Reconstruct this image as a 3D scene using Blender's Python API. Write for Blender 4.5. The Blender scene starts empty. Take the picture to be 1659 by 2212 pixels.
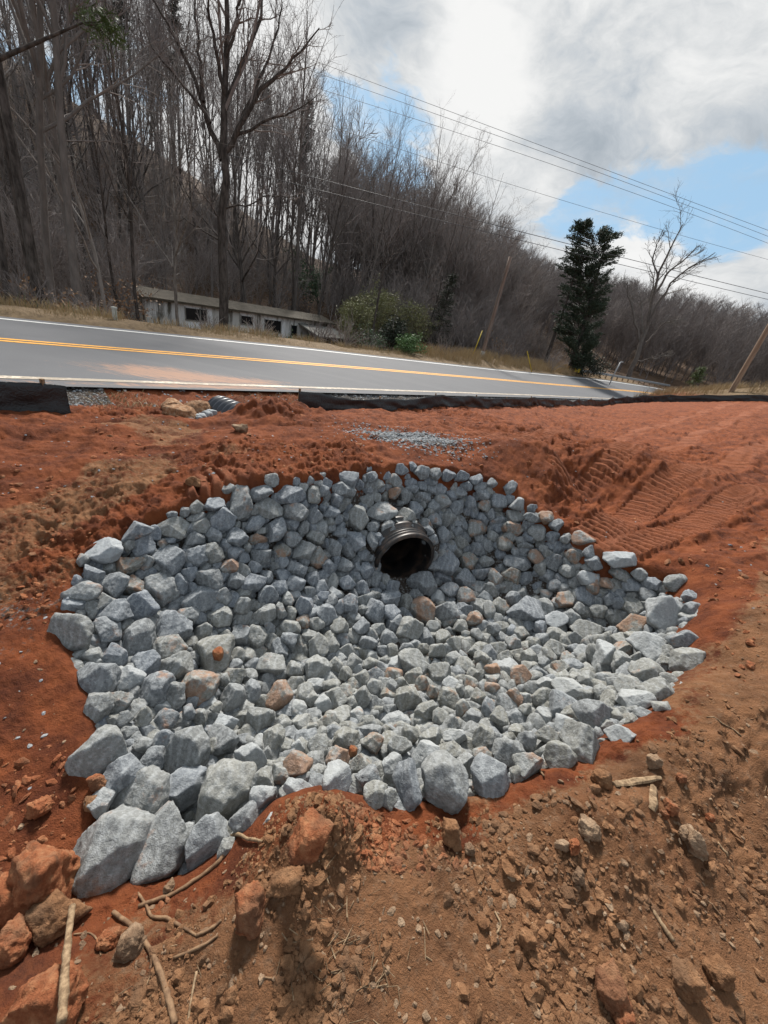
import bpy, math, numpy as np
from math import radians as R, sin, cos, pi
SC = bpy.context.scene
COL = SC.collection

# ------------------------------------------------------------------ camera
EYE = np.array([0.0, 0.0, 1.6])
PITCH, ROLL, F, CX, CY = R(25.7), R(12.4), 815.0, 829.5, 1105.5     # photo measured on a 1659 x 2211 grid
FWD = np.array([0, cos(PITCH), -sin(PITCH)])
_r0 = np.array([1.0, 0, 0]); _u0 = np.cross(_r0, FWD)
IX = cos(ROLL) * _r0 + sin(ROLL) * _u0
IY = -sin(ROLL) * _r0 + cos(ROLL) * _u0
from mathutils import Matrix, Vector
cam = bpy.data.cameras.new("camera"); cam_o = bpy.data.objects.new("camera", cam); COL.objects.link(cam_o)
M = Matrix(((IX[0], IY[0], -FWD[0], EYE[0]), (IX[1], IY[1], -FWD[1], EYE[1]), (IX[2], IY[2], -FWD[2], EYE[2]), (0, 0, 0, 1)))
cam_o.matrix_world = M
cam.sensor_fit = 'HORIZONTAL'; cam.sensor_width = 36.0; cam.lens = F / 1659.0 * 36.0
cam.clip_start = 0.05; cam.clip_end = 3000
SC.camera = cam_o

def ray(u, v):
    d = FWD * F + IX * (u - CX) - IY * (v - CY)
    return d / np.linalg.norm(d)
def hit(u, v, z=0.0):
    d = ray(u, v); t = (z - EYE[2]) / d[2]
    return EYE + t * d
def azel(az, el):
    a, e = R(az), R(el)
    return np.array([sin(a) * cos(e), cos(a) * cos(e), sin(e)])

# ------------------------------------------------------------------ light
SUN_AZ, SUN_EL = -14.0, 44.0
SC.view_settings.view_transform = 'Standard'
SC.view_settings.look = 'None'
SC.view_settings.exposure = 0.80
SC.view_settings.gamma = 1.0
sun = bpy.data.lights.new("sun", 'SUN'); sun.energy = 4.1; sun.angle = R(9); sun.color = (1.0, 0.95, 0.88)
sun_o = bpy.data.objects.new("sun", sun); COL.objects.link(sun_o)
_sd = Vector(azel(SUN_AZ, SUN_EL)); sun_o.rotation_euler = _sd.to_track_quat('Z', 'Y').to_euler()
sun_o.location = (0, 0, 50)

class NT:
    """small helper to write node graphs"""
    def __init__(s, tree): s.t = tree; s.n = tree.nodes; s.l = tree.links
    def new(s, typ, **kw):
        n = s.n.new(typ)
        for k, v in kw.items(): setattr(n, k, v)
        return n
    def put(s, sock, val):
        if hasattr(val, 'is_output') or isinstance(val, bpy.types.NodeSocket): s.l.new(val, sock)
        elif isinstance(val, (tuple, list)) and len(val) == 3 and sock.type == 'RGBA': sock.default_value = (*val, 1)
        else: sock.default_value = val
    def math(s, op, a, b=None, c=None, clamp=False):
        n = s.new('ShaderNodeMath', operation=op, use_clamp=clamp)
        s.put(n.inputs[0], a)
        if b is not None: s.put(n.inputs[1], b)
        if c is not None: s.put(n.inputs[2], c)
        return n.outputs[0]
    def vmath(s, op, a, b=None):
        n = s.new('ShaderNodeVectorMath', operation=op); s.put(n.inputs[0], a)
        if b is not None: s.put(n.inputs[1], b)
        return n.outputs['Value'] if op in ('DOT_PRODUCT', 'LENGTH') else n.outputs[0]
    def mix(s, f, a, b, mode='MIX'):
        n = s.new('ShaderNodeMix', data_type='RGBA', blend_type=mode)
        s.put(n.inputs[0], f); s.put(n.inputs[6], a); s.put(n.inputs[7], b)
        return n.outputs[2]
    def noise(s, vec, scale, detail=4, rough=0.55, dist=0.0, out=0):
        n = s.new('ShaderNodeTexNoise')
        if vec is not None: s.put(n.inputs['Vector'], vec)
        n.inputs['Scale'].default_value = scale; n.inputs['Detail'].default_value = detail
        n.inputs['Roughness'].default_value = rough; n.inputs['Distortion'].default_value = dist
        return n.outputs[out]
    def ss(s, x, a, b):
        n = s.new('ShaderNodeMapRange', interpolation_type='SMOOTHSTEP'); s.put(n.inputs[0], x)
        n.inputs[1].default_value = a; n.inputs[2].default_value = b
        n.inputs[3].default_value = 0; n.inputs[4].default_value = 1
        return n.outputs[0]
    def attr(s, name, out='Fac'):
        n = s.new('ShaderNodeAttribute'); n.attribute_name = name
        return n.outputs[out]
    def ramp(s, f, stops):
        n = s.new('ShaderNodeValToRGB'); e = n.color_ramp.elements
        e[0].position, e[0].color = stops[0][0], (*stops[0][1], 1)
        e[1].position, e[1].color = stops[-1][0], (*stops[-1][1], 1)
        for p, c in stops[1:-1]:
            q = e.new(p); q.color = (*c, 1)
        s.put(n.inputs[0], f); return n.outputs[0]

world = bpy.data.worlds.new("World"); SC.world = world; world.use_nodes = True
W = NT(world.node_tree); W.n.clear()
_out = W.new('ShaderNodeOutputWorld'); _bg = W.new('ShaderNodeBackground'); _bg.inputs[1].default_value = 0.1
W.l.new(_bg.outputs[0], _out.inputs[0])
_sky = W.new('ShaderNodeTexSky'); _sky.sky_type = 'NISHITA'; _sky.sun_disc = False
_sky.sun_elevation = R(SUN_EL); _sky.sun_rotation = R(SUN_AZ); _sky.air_density = 1.0; _sky.dust_density = 0.6; _sky.ozone_density = 2.0
_dir = W.new('ShaderNodeTexCoord').outputs['Generated']
def blobs(lst):
    acc = None
    for (u, v, sig, amp) in lst:
        c = ray(u, v)
        d = W.vmath('DOT_PRODUCT', _dir, tuple(c))
        g = W.math('MULTIPLY', W.math('EXPONENT', W.math('MULTIPLY', W.math('SUBTRACT', d, 1.0), 1.0 / R(sig) ** 2)), amp)
        acc = g if acc is None else W.math('ADD', acc, g)
    return acc
_map = W.new('ShaderNodeMapping'); W.l.new(_dir, _map.inputs[0]); _map.inputs['Scale'].default_value = (1, 1, 1.9)
_warp = W.vmath('ADD', _map.outputs[0], W.vmath('MULTIPLY', W.noise(_map.outputs[0], 3.0, 4, out=1), (0.22, 0.22, 0.22)))
_n1 = W.noise(_warp, 5.0, 10, 0.62, 0.25)
_n2 = W.math('ADD', W.math('MULTIPLY', W.noise(_warp, 2.6, 8, 0.6, 0.2), .62), W.math('MULTIPLY', W.noise(_warp, 7.5, 8, 0.62, 0.4), .38))
_cov = blobs([(1350, 435, 3.6, -.30), (1480, 425, 4.0, -.36), (1610, 425, 4.2, -.38), (1240, 425, 3.6, -.26), (1140, 330, 3.5, -.16), (1200, 470, 3, -.2),
              (1600, 505, 3.2, -.24), (1120, 200, 2.5, -.2), (1470, 190, 3, -.30), (800, 205, 4, -.14), (860, 290, 5, -.18),
              (1000, 60, 9, .14), (1300, 90, 9, .14), (1580, 90, 9, .14), (1330, 260, 5, .16), (1560, 290, 6, .2), (1180, 345, 2.6, .2), (1040, 215, 4, .14),
              (1350, 520, 3.5, .2), (1500, 570, 4, .22), (1180, 490, 3, .2), (1640, 610, 4, .2), (560, 150, 10, .12), (1659, 250, 8, .12)])
_dens = W.math('MAXIMUM', W.ss(W.math('ADD', _n1, _cov), 0.36, 0.52), W.math('MULTIPLY', W.ss(W.noise(_warp, 9, 8, .65), .42, .75), .5))
_shade = W.math('ADD', _n2, blobs([(1290, 235, 4.5, -.10), (1480, 300, 6, -.10), (900, 60, 6, -.09), (1640, 270, 6, -.09), (1600, 180, 4, .06), (1400, 230, 3, .07), (1560, 240, 3, .07), (830, 110, 5, -.05),
              (1030, 185, 4, .17), (900, 200, 4, .08), (1000, 100, 3.5, .06), (560, 170, 12, .16), (1180, 370, 2.5, .12), (1500, 560, 5, .16), (1350, 510, 4, .14), (1500, 130, 6, .07), (1250, 130, 7, .06)]))
_cloud = W.ramp(W.ss(_shade, 0.33, 0.68), [(0, (2.2, 2.5, 2.8)), (0.35, (3.15, 3.4, 3.65)), (0.62, (4.0, 4.12, 4.2)), (1, (5.3, 5.3, 5.25))])
_blue = W.mix(0.88, _sky.outputs[0], (2.15, 3.4, 4.6))
_skycol = W.mix(_dens, _blue, _cloud)
W.l.new(_skycol, _bg.inputs[0])

# ------------------------------------------------------------------ numpy helpers
rng = np.random.default_rng(7)
def _h(ix, iy, iz, seed):
    h = (ix.astype(np.int64) * 374761393 + iy.astype(np.int64) * 668265263 + iz.astype(np.int64) * 2147483647 + seed * 974711) & 0xFFFFFFFF
    h = ((h ^ (h >> 13)) * 1274126177) & 0xFFFFFFFF
    h = ((h ^ (h >> 16)) * 2246822519) & 0xFFFFFFFF
    return ((h ^ (h >> 15)) & 0xFFFFFF) / float(0xFFFFFF) * 2 - 1
def vn2(x, y, seed=0):
    ix = np.floor(x); iy = np.floor(y); fx = x - ix; fy = y - iy
    fx = fx ** 3 * (fx * (fx * 6 - 15) + 10); fy = fy ** 3 * (fy * (fy * 6 - 15) + 10)
    z = np.zeros_like(ix)
    a = _h(ix, iy, z, seed); b = _h(ix + 1, iy, z, seed); c = _h(ix, iy + 1, z, seed); d = _h(ix + 1, iy + 1, z, seed)
    return (a * (1 - fx) + b * fx) * (1 - fy) + (c * (1 - fx) + d * fx) * fy
def fbm2(x, y, o=4, seed=0, gain=0.5):
    s = 0; a = 1.0; t = 0
    for k in range(o):
        c, sn = cos(k * 1.3 + .5), sin(k * 1.3 + .5)
        s = s + a * vn2((x * c - y * sn) * 2.03 ** k + 17.3 * k, (x * sn + y * c) * 2.03 ** k, seed + k); t += a; a *= gain
    return s / t
def vn3(p, seed=0):
    i = np.floor(p); f = p - i; f = f * f * (3 - 2 * f); r = 0
    for dx in (0, 1):
        for dy in (0, 1):
            for dz in (0, 1):
                w = (f[:, 0] if dx else 1 - f[:, 0]) * (f[:, 1] if dy else 1 - f[:, 1]) * (f[:, 2] if dz else 1 - f[:, 2])
                r = r + w * _h(i[:, 0] + dx, i[:, 1] + dy, i[:, 2] + dz, seed)
    return r
def ssn(x, a, b):
    t = np.clip((x - a) / (b - a), 0, 1); return t * t * (3 - 2 * t)

def mesh(name, verts, faces, mats, attrs=None, smooth=False, parent=None, fmat=None, link=True):
    """faces: (n,3) or (n,4) array or a list of such arrays"""
    verts = np.asarray(verts, dtype=np.float32)
    fl = faces if isinstance(faces, list) else [faces]
    fl = [np.asarray(f, dtype=np.int32) for f in fl if len(f)]
    me = bpy.data.meshes.new(name)
    me.vertices.add(len(verts)); me.vertices.foreach_set('co', verts.ravel())
    idx = np.concatenate([f.ravel() for f in fl]); tot = np.concatenate([np.full(len(f), f.shape[1]) for f in fl]).astype(np.int32)
    me.loops.add(len(idx)); me.loops.foreach_set('vertex_index', idx)
    me.polygons.add(len(tot)); start = np.concatenate(([0], np.cumsum(tot)[:-1])).astype(np.int32)
    me.polygons.foreach_set('loop_start', start)
    if smooth: me.polygons.foreach_set('use_smooth', np.ones(len(tot), dtype=bool))
    else: me.polygons.foreach_set('use_smooth', np.zeros(len(tot), dtype=bool))
    for m in (mats if isinstance(mats, (list, tuple)) else [mats]): me.materials.append(m)
    if fmat is not None: me.polygons.foreach_set('material_index', np.asarray(fmat, dtype=np.int32))
    for k, a in (attrs or {}).items():
        at = me.attributes.new(k, 'FLOAT', 'POINT'); at.data.foreach_set('value', np.asarray(a, dtype=np.float32))
    me.update(calc_edges=True)
    o = bpy.data.objects.new(name, me)
    if link: COL.objects.link(o)
    if parent: o.parent = parent
    return o
def tag(o, label=None, cat=None, group=None, kind=None):
    if label: o['label'] = label
    if cat: o['category'] = cat
    if group: o['group'] = group
    if kind: o['kind'] = kind
    return o
def empty(name, loc, rz=0.0):
    o = bpy.data.objects.new(name, None); COL.objects.link(o); o.location = loc; o.rotation_euler = (0, 0, rz); o.empty_display_size = .2
    return o
class MB:
    """collects boxes, prisms and tubes into one mesh"""
    def __init__(s): s.v = []; s.q = []; s.t = []; s.n = 0
    def add(s, v, q=None, t=None):
        if q is not None and len(q): s.q.append(np.asarray(q) + s.n)
        if t is not None and len(t): s.t.append(np.asarray(t) + s.n)
        s.v.append(np.asarray(v, float)); s.n += len(v)
    def box(s, c, size, rot=None):
        x, y, z = np.array(size) / 2
        v = np.array([[-x, -y, -z], [x, -y, -z], [x, y, -z], [-x, y, -z], [-x, -y, z], [x, -y, z], [x, y, z], [-x, y, z]])
        if rot is not None: v = v @ np.asarray(rot).T
        s.add(v + np.asarray(c), [[0, 3, 2, 1], [4, 5, 6, 7], [0, 1, 5, 4], [1, 2, 6, 5], [2, 3, 7, 6], [3, 0, 4, 7]])
    def tube(s, pts, rad, n=8, cap=True):
        pts = np.asarray(pts, float); m = len(pts); rad = np.broadcast_to(np.asarray(rad, float), (m,))
        tan = np.gradient(pts, axis=0); tan /= np.linalg.norm(tan, axis=1)[:, None]
        up = np.array([0, 0, 1.0]) if abs(tan[:, 2]).mean() < .8 else np.array([1.0, 0, 0])
        a = np.cross(tan, up); a /= np.linalg.norm(a, axis=1)[:, None]; b = np.cross(tan, a)
        th = np.arange(n) * 2 * pi / n
        v = pts[:, None] + rad[:, None, None] * (np.cos(th)[None, :, None] * a[:, None] + np.sin(th)[None, :, None] * b[:, None])
        i = np.arange(m - 1)[:, None] * n; j = np.arange(n)[None]; k = (j + 1) % n
        q = np.stack([i + j, i + k, i + n + k, i + n + j], -1).reshape(-1, 4)
        v = v.reshape(-1, 3); t = []
        if cap:
            v = np.vstack([v, pts[:1], pts[-1:]]); e = m * n
            t = [[e, (c + 1) % n, c] for c in range(n)] + [[e + 1, (m - 1) * n + c, (m - 1) * n + (c + 1) % n] for c in range(n)]
        s.add(v, q, t)
    def build(s, name, mat, parent=None, smooth=False, attrs=None):
        f = []
        if s.q: f.append(np.vstack(s.q))
        if s.t: f.append(np.vstack(s.t))
        return mesh(name, np.vstack(s.v), f, mat, attrs, smooth, parent)

def icosphere(sub):
    t = (1 + 5 ** .5) / 2
    v = [(-1, t, 0), (1, t, 0), (-1, -t, 0), (1, -t, 0), (0, -1, t), (0, 1, t), (0, -1, -t), (0, 1, -t), (t, 0, -1), (t, 0, 1), (-t, 0, -1), (-t, 0, 1)]
    f = [(0, 11, 5), (0, 5, 1), (0, 1, 7), (0, 7, 10), (0, 10, 11), (1, 5, 9), (5, 11, 4), (11, 10, 2), (10, 7, 6), (7, 1, 8), (3, 9, 4), (3, 4, 2), (3, 2, 6), (3, 6, 8), (3, 8, 9), (4, 9, 5), (2, 4, 11), (6, 2, 10), (8, 6, 7), (9, 8, 1)]
    v = [np.array(x) / np.linalg.norm(x) for x in v]
    for _ in range(sub):
        cache = {}; nf = []
        def mid(a, b):
            k = (min(a, b), max(a, b))
            if k not in cache:
                m = v[a] + v[b]; v.append(m / np.linalg.norm(m)); cache[k] = len(v) - 1
            return cache[k]
        for a, b, c in f:
            x, y, z = mid(a, b), mid(b, c), mid(c, a)
            nf += [(a, x, z), (b, y, x), (c, z, y), (x, y, z)]
        f = nf
    return np.array(v), np.array(f)
ICO = {k: icosphere(k) for k in (1, 2, 3, 4)}

# ------------------------------------------------------------------ materials
def mat(name, rough=0.9, spec=0.3):
    m = bpy.data.materials.new(name); m.use_nodes = True
    t = NT(m.node_tree); b = t.n['Principled BSDF']
    b.inputs['Roughness'].default_value = rough; b.inputs['Specular IOR Level'].default_value = spec
    return m, t, b
def bump(t, b, h, strength=0.5, dist=0.02):
    n = t.new('ShaderNodeBump'); n.inputs['Strength'].default_value = strength; n.inputs['Distance'].default_value = dist
    t.put(n.inputs['Height'], h); t.l.new(n.outputs[0], b.inputs['Normal'])
def obj_co(t): return t.new('ShaderNodeTexCoord').outputs['Object']
def world_co(t): return t.new('ShaderNodeNewGeometry').outputs['Position']
def simple(name, col, rough=0.8, var=0.25, scale=8.0, bscale=40, bs=0.3, bd=0.01, spec=0.3):
    m, t, b = mat(name, rough, spec); p = obj_co(t)
    n = t.noise(p, scale, 5)
    c = t.mix(n, tuple(np.array(col) * (1 - var)), tuple(np.clip(np.array(col) * (1 + var), 0, 1)))
    t.l.new(c, b.inputs['Base Color'])
    if bs: bump(t, b, t.noise(p, bscale, 4), bs, bd)
    return m

def ground_material():
    m, t, b = mat("clay_ground", 0.93, 0.2); p = world_co(t)
    brown, gravel, litter, grass = (t.attr(k) for k in ('brown', 'gravel', 'litter', 'grass'))
    n0 = t.noise(p, 0.9, 5, 0.6); n1 = t.noise(p, 5, 6, 0.65); n2 = t.noise(p, 34, 5, 0.65); n3 = t.noise(p, 160, 3, 0.6)
    red = t.ramp(n1, [(0.28, (.060, .017, .009)), (0.42, (.135, .035, .013)), (0.56, (.235, .064, .021)), (0.75, (.31, .102, .040))])
    red = t.mix(t.math('MULTIPLY', t.ss(n0, .5, .75), .3), red, (.31, .115, .06))
    red = t.mix(t.math('MULTIPLY', t.ss(n2, .35, .62), .35), red, (.27, .085, .033))
    brn = t.ramp(n1, [(0.27, (.110, .052, .026)), (0.45, (.205, .098, .047)), (0.6, (.275, .132, .063)), (0.78, (.35, .178, .088))])
    brn = t.mix(t.math('MULTIPLY', t.ss(n0, .52, .68), .6), brn, (.23, .09, .04))
    brn = t.mix(t.math('MULTIPLY', t.ss(n2, .5, .75), .5), brn, (.30, .20, .13))
    gv = t.new('ShaderNodeTexVoronoi'); t.put(gv.inputs['Vector'], p); gv.inputs['Scale'].default_value = 38
    grv = t.mix(t.ss(gv.outputs['Distance'], .1, .6), t.mix(t.math('MULTIPLY', gv.outputs['Color'], .8), (.15, .15, .15), (.42, .42, .41)), (.07, .055, .045))
    lit = t.ramp(t.noise(p, 2.2, 8, 0.75), [(0.3, (.035, .024, .017)), (0.5, (.10, .064, .041)), (0.68, (.20, .115, .066))])
    grs = t.ramp(t.noise(p, 6, 6, 0.7), [(0.3, (.09, .06, .035)), (0.6, (.21, .145, .08))])
    edge = t.math('MULTIPLY', t.math('SUBTRACT', n2, .5), 1.0)
    def msk(a, k=1.0): return t.ss(t.math('ADD', a, t.math('MULTIPLY', t.math('ADD', edge, t.math('SUBTRACT', n1, .5)), k)), .38, .62)
    damp = t.ss(t.math('SUBTRACT', 1.0, t.noise(p, 1.7, 6, .68, .6)), .50, .64); red = t.mix(t.math('MULTIPLY', damp, .5), red, (.078, .021, .010))
    tread = t.attr('tread'); red = t.mix(t.math('MULTIPLY', tread, .65), red, (.31, .115, .060))
    c = t.mix(msk(brown, .6), red, brn)
    c = t.mix(msk(gravel, 1.1), c, grv)
    c = t.mix(msk(grass, .8), c, grs)
    c = t.mix(msk(litter, .5), c, lit)
    c = t.mix(t.math('MULTIPLY', n3, .5), c, t.mix(.5, c, (.03, .015, .01), 'MULTIPLY'))
    t.l.new(c, b.inputs['Base Color'])
    h = t.math('ADD', t.math('MULTIPLY', t.noise(p, 55, 6, .7), 1.0), t.math('MULTIPLY', t.noise(p, 190, 4, .7), .5))
    bump(t, b, h, 1.0, 0.022)
    return m
M_GROUND = ground_material()

def stone_material():
    m, t, b = mat("riprap_granite", 0.85, 0.3); p = obj_co(t)
    tone, rust, rnd, pale = (t.attr(k) for k in ('tone', 'rust', 'rnd', 'pale'))
    off = t.new('ShaderNodeCombineXYZ'); t.put(off.inputs[0], t.math('MULTIPLY', rnd, 37.0)); t.put(off.inputs[1], t.math('MULTIPLY', rnd, 71.0))
    q = t.vmath('ADD', p, off.outputs[0])
    n1 = t.noise(q, 9, 6, .65); n2 = t.noise(q, 60, 5, .7); n3 = t.noise(q, 220, 3, .6)
    blue = t.mix(n1, (.092, .108, .133), (.212, .235, .264))
    tan = t.mix(n1, (.135, .134, .117), (.265, .261, .232))
    c = t.mix(tone, blue, tan)
    c = t.mix(t.math('MULTIPLY', t.ss(n2, .50, .68), .55), c, (.38, .40, .41))
    c = t.mix(t.math('MULTIPLY', t.ss(n2, .50, .30), .55), c, (.04, .045, .052))
    w = t.new('ShaderNodeTexWave'); w.wave_type = 'BANDS'; t.put(w.inputs['Vector'], q); w.inputs['Scale'].default_value = 6; w.inputs['Distortion'].default_value = 9; w.inputs['Detail'].default_value = 4
    c = t.mix(t.math('MULTIPLY', t.ss(w.outputs[1], .6, .95), .22), c, (.42, .44, .45))
    c = t.mix(t.math('MULTIPLY', t.ss(n3, .6, .75), .4), c, (.55, .56, .56))
    c = t.mix(pale, c, t.mix(.55, c, (.46, .485, .50)))
    rm = t.ss(t.math('ADD', t.noise(q, 9, 6, .68), t.math('MULTIPLY', t.math('SUBTRACT', rust, .5), .34)), .54, .68)
    c = t.mix(t.math('MULTIPLY', rm, .62), c, t.mix(n2, (.16, .066, .030), (.42, .21, .10)))
    t.l.new(c, b.inputs['Base Color'])
    h = t.math('ADD', t.math('MULTIPLY', n2, 1.0), t.math('MULTIPLY', n3, .35))
    bump(t, b, h, .75, .012)
    return m
M_STONE = stone_material()

def clod_material(name, c0, c1, c2):
    m, t, b = mat(name, 0.95, 0.15); p = world_co(t)
    n = t.noise(p, 22, 6, .7)
    c = t.ramp(n, [(.3, c0), (.48, c1), (.66, c2)])
    c = t.mix(t.math('MULTIPLY', t.ss(t.noise(p, 7, 4, .6), .46, .62), .6), c, t.mix(n, (.07, .042, .026), (.24, .145, .088)))
    t.l.new(c, b.inputs['Base Color'])
    bump(t, b, t.math('ADD', t.noise(p, 70, 6, .75), t.math('MULTIPLY', t.noise(p, 260, 3), .4)), .9, .012)
    return m
M_CLOD_RED = clod_material("red_clay_clod", (.13, .045, .021), (.265, .093, .042), (.38, .18, .09))
M_CLOD_BROWN = clod_material("brown_soil_clod", (.11, .054, .028), (.205, .104, .052), (.31, .168, .088))
M_CLOD_TAN = clod_material("tan_pebble", (.15, .095, .06), (.27, .18, .115), (.38, .27, .18))
M_BOULDER = clod_material("orange_boulder", (.14, .07, .035), (.30, .16, .085), (.42, .30, .20))
M_GRAVEL = simple("grey_gravel", (.26, .27, .28), .9, .5, 30, 80, .4)

def wood_mat(name, c0, c1, sc=(6, 6, 60)):
    m, t, b = mat(name, .85, .25); p = obj_co(t)
    mp = t.new('ShaderNodeMapping'); t.l.new(p, mp.inputs[0]); mp.inputs['Scale'].default_value = sc
    n = t.noise(mp.outputs[0], 1.0, 6, .65)
    t.l.new(t.mix(t.ss(n, .3, .7), c0, c1), b.inputs['Base Color']); bump(t, b, n, .6, .006)
    return m
M_STICK = wood_mat("dry_stick", (.11, .068, .038), (.32, .225, .135), (60, 60, 8))
M_ROOT = wood_mat("dry_root", (.11, .062, .035), (.24, .15, .085), (40, 40, 40))
M_POLE = wood_mat("weathered_pole", (.14, .10, .078), (.25, .185, .15), (9, 9, .8))
M_POLE2 = wood_mat("new_pole", (.19, .13, .09), (.34, .25, .18), (9, 9, .8))
def bark(name, c0, c1, s=5, vary=.8):
    m, t, b = mat(name, .95, .1); p = obj_co(t)
    mp = t.new('ShaderNodeMapping'); t.l.new(p, mp.inputs[0]); mp.inputs['Scale'].default_value = (s, s, s * .3)
    inf = t.new('ShaderNodeObjectInfo').outputs['Random']
    n = t.noise(mp.outputs[0], 1.5, 5, .65)
    c = t.mix(t.ss(n, .3, .72), c0, c1)
    c = t.mix(t.math('MULTIPLY', t.ss(inf, .35, 1.0), vary), c, t.mix(.75, c, (.36, .325, .30)))
    t.l.new(c, b.inputs['Base Color']); bump(t, b, n, .6, .03)
    return m
M_BARK = bark("grey_bark", (.030, .026, .023), (.125, .108, .098), 5, .4); M_BARKD = bark("dark_bark", (.030, .026, .023), (.110, .096, .087), 7, 0)
M_BARKL = bark("pale_bark", (.10, .09, .08), (.27, .25, .23))
M_TWIG = bark("twigs", (.125, .108, .103), (.26, .228, .217))
def leafmat(name, c0, c1, trans=.25):
    m, t, b = mat(name, .7, .3); p = world_co(t)
    t.l.new(t.mix(t.noise(p, 3.0, 5, .7), c0, c1), b.inputs['Base Color'])
    b.inputs['Transmission Weight'].default_value = 0
    return m
M_CEDAR = leafmat("cedar_needles", (.018, .030, .020), (.065, .092, .056))
M_PINE = leafmat("pine_needles", (.03, .05, .014), (.10, .14, .04))
M_PINED = leafmat("dark_pine_needles", (.016, .022, .014), (.045, .055, .035))
M_HOLLY = leafmat("glossy_leaves", (.035, .06, .03), (.12, .17, .10))
M_SHRUB = leafmat("green_shrub_leaves", (.05, .10, .035), (.16, .26, .10))
M_WILLOW = leafmat("olive_leaves", (.13, .135, .06), (.27, .275, .13))
M_GRASS = leafmat("dry_grass_blades", (.21, .145, .075), (.46, .345, .195))
M_GREENG = leafmat("green_grass_blades", (.08, .10, .04), (.18, .20, .08))

# ------------------------------------------------------------------ terrain
AZR = R(36.5)
def sq(x, y): return x * sin(AZR) + y * cos(AZR), -x * cos(AZR) + y * sin(AZR)
def xy(s, q): return s * sin(AZR) - q * cos(AZR), s * cos(AZR) + q * sin(AZR)
def qoff(s): return -np.maximum(0, s - 40) ** 2 / 300.0
def z_far(s): return np.interp(s, [-60, 1.5, 11, 17, 30, 48, 60, 80, 120], [-.4, -.06, .12, .18, .33, .65, .97, 1.35, 1.9])
def z_near(s): return np.interp(s, [-60, 0, 20, 50, 80, 120], [0, .1, .08, -.08, .3, 1.0])
def z_road(s, q):                       # q measured after the bend is taken out
    f = (q - 6.7) / 7.3
    return z_near(s) * (1 - f) + z_far(s) * f

RIM = [(890, 1000, .30), (960, 1008, .30), (1030, 1020, .28), (1110, 1050, .22), (1160, 1100, .12), (1230, 1145, .05), (1290, 1190, .02), (1390, 1220, .05), (1475, 1245, .10),
       (1515, 1290, .12), (1520, 1370, .12), (1525, 1445, .12), (1450, 1530, .10), (1370, 1592, .08), (1260, 1655, .04), (1100, 1715, 0), (960, 1745, -.02), (870, 1755, -.02), (790, 1738, -.03),
       (690, 1715, -.04), (600, 1745, -.09), (545, 1800, -.15), (480, 1850, -.2), (400, 1915, -.28), (310, 1925, -.3), (240, 1915, -.3), (190, 1840, -.3), (178, 1785, -.3),
       (215, 1715, -.28), (175, 1640, -.27), (185, 1560, -.25), (150, 1470, -.22), (113, 1390, -.2), (140, 1270, -.12), (165, 1195, -.08), (260, 1145, -.02), (340, 1108, .05),
       (430, 1072, .14), (490, 1042, .2), (570, 1030, .24), (690, 1022, .27), (780, 1006, .28)]
RIMXY = np.array([hit(u, v, z)[:2] for u, v, z in RIM]); RIMZ = np.array([r[2] for r in RIM])
CP = [(900, 950, .34), (600, 965, .22), (660, 915, .13), (760, 940, .27), (1200, 995, .48), (1340, 990, .50), (1100, 955, .33), (1240, 1092, -.15), (1335, 1132, -.05),
      (1440, 1150, .16), (1420, 1060, .26), (1500, 980, .40), (1640, 960, .47), (1659, 1060, .42), (1659, 1150, .38), (1659, 1300, .33), (1659, 1500, .24), (1560, 1330, .22), (1570, 1480, .2), (1500, 1640, .14), (1400, 1800, .06), (1659, 1800, .14),
      (1100, 1850, .02), (829, 2211, 0), (400, 2211, -.06), (100, 2211, -.12), (0, 2211, -.14), (0, 2000, -.27), (0, 1800, -.31), (0, 1600, -.28), (0, 1400, -.22), (0, 1200, -.14), (0, 1000, -.05),
      (200, 1000, 0), (150, 1130, -.06), (350, 950, .0), (30, 905, -.06), (660, 1770, .03), (630, 1900, .03), (470, 1960, -.1), (350, 2010, -.14), (200, 1960, -.28), (120, 1700, -.29), (60, 1500, -.25)]
CPX = [hit(u, v, z) for u, v, z in CP]
CPX += [np.array([x, y, z]) for x, y, z in [(0, 0, 0), (-.5, -.5, -.05), (.6, -.6, .05), (-3, -2, -.2), (3, -2, .2), (0, -5, 0), (-8, 0, -.2), (7, 1, .4), (-6, -6, -.1), (7, -6, .3)]]
for s_ in (-8, -4, -1, 1.5, 4, 7, 10, 14, 20): x_, y_ = xy(s_, 5.3); CPX.append(np.array([x_, y_, -.05 if s_ < 5 else -.12]))
CPX = np.vstack([np.array(CPX), np.column_stack([RIMXY, RIMZ])])
def _tps(d): return np.where(d > 1e-9, d * d * np.log(np.maximum(d, 1e-9)), 0)
_n = len(CPX); _K = _tps(np.linalg.norm(CPX[:, None, :2] - CPX[None, :, :2], axis=2)) + np.eye(_n) * .02
_P = np.column_stack([np.ones(_n), CPX[:, :2]])
_sol = np.linalg.solve(np.block([[_K, _P], [_P.T, np.zeros((3, 3))]]), np.concatenate([CPX[:, 2], np.zeros(3)]))
def tps(x, y):
    out = np.full(x.shape, _sol[-3]) + _sol[-2] * x + _sol[-1] * y
    for i in range(_n): out = out + _sol[i] * _tps(np.hypot(x - CPX[i, 0], y - CPX[i, 1]))
    return out
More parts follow.
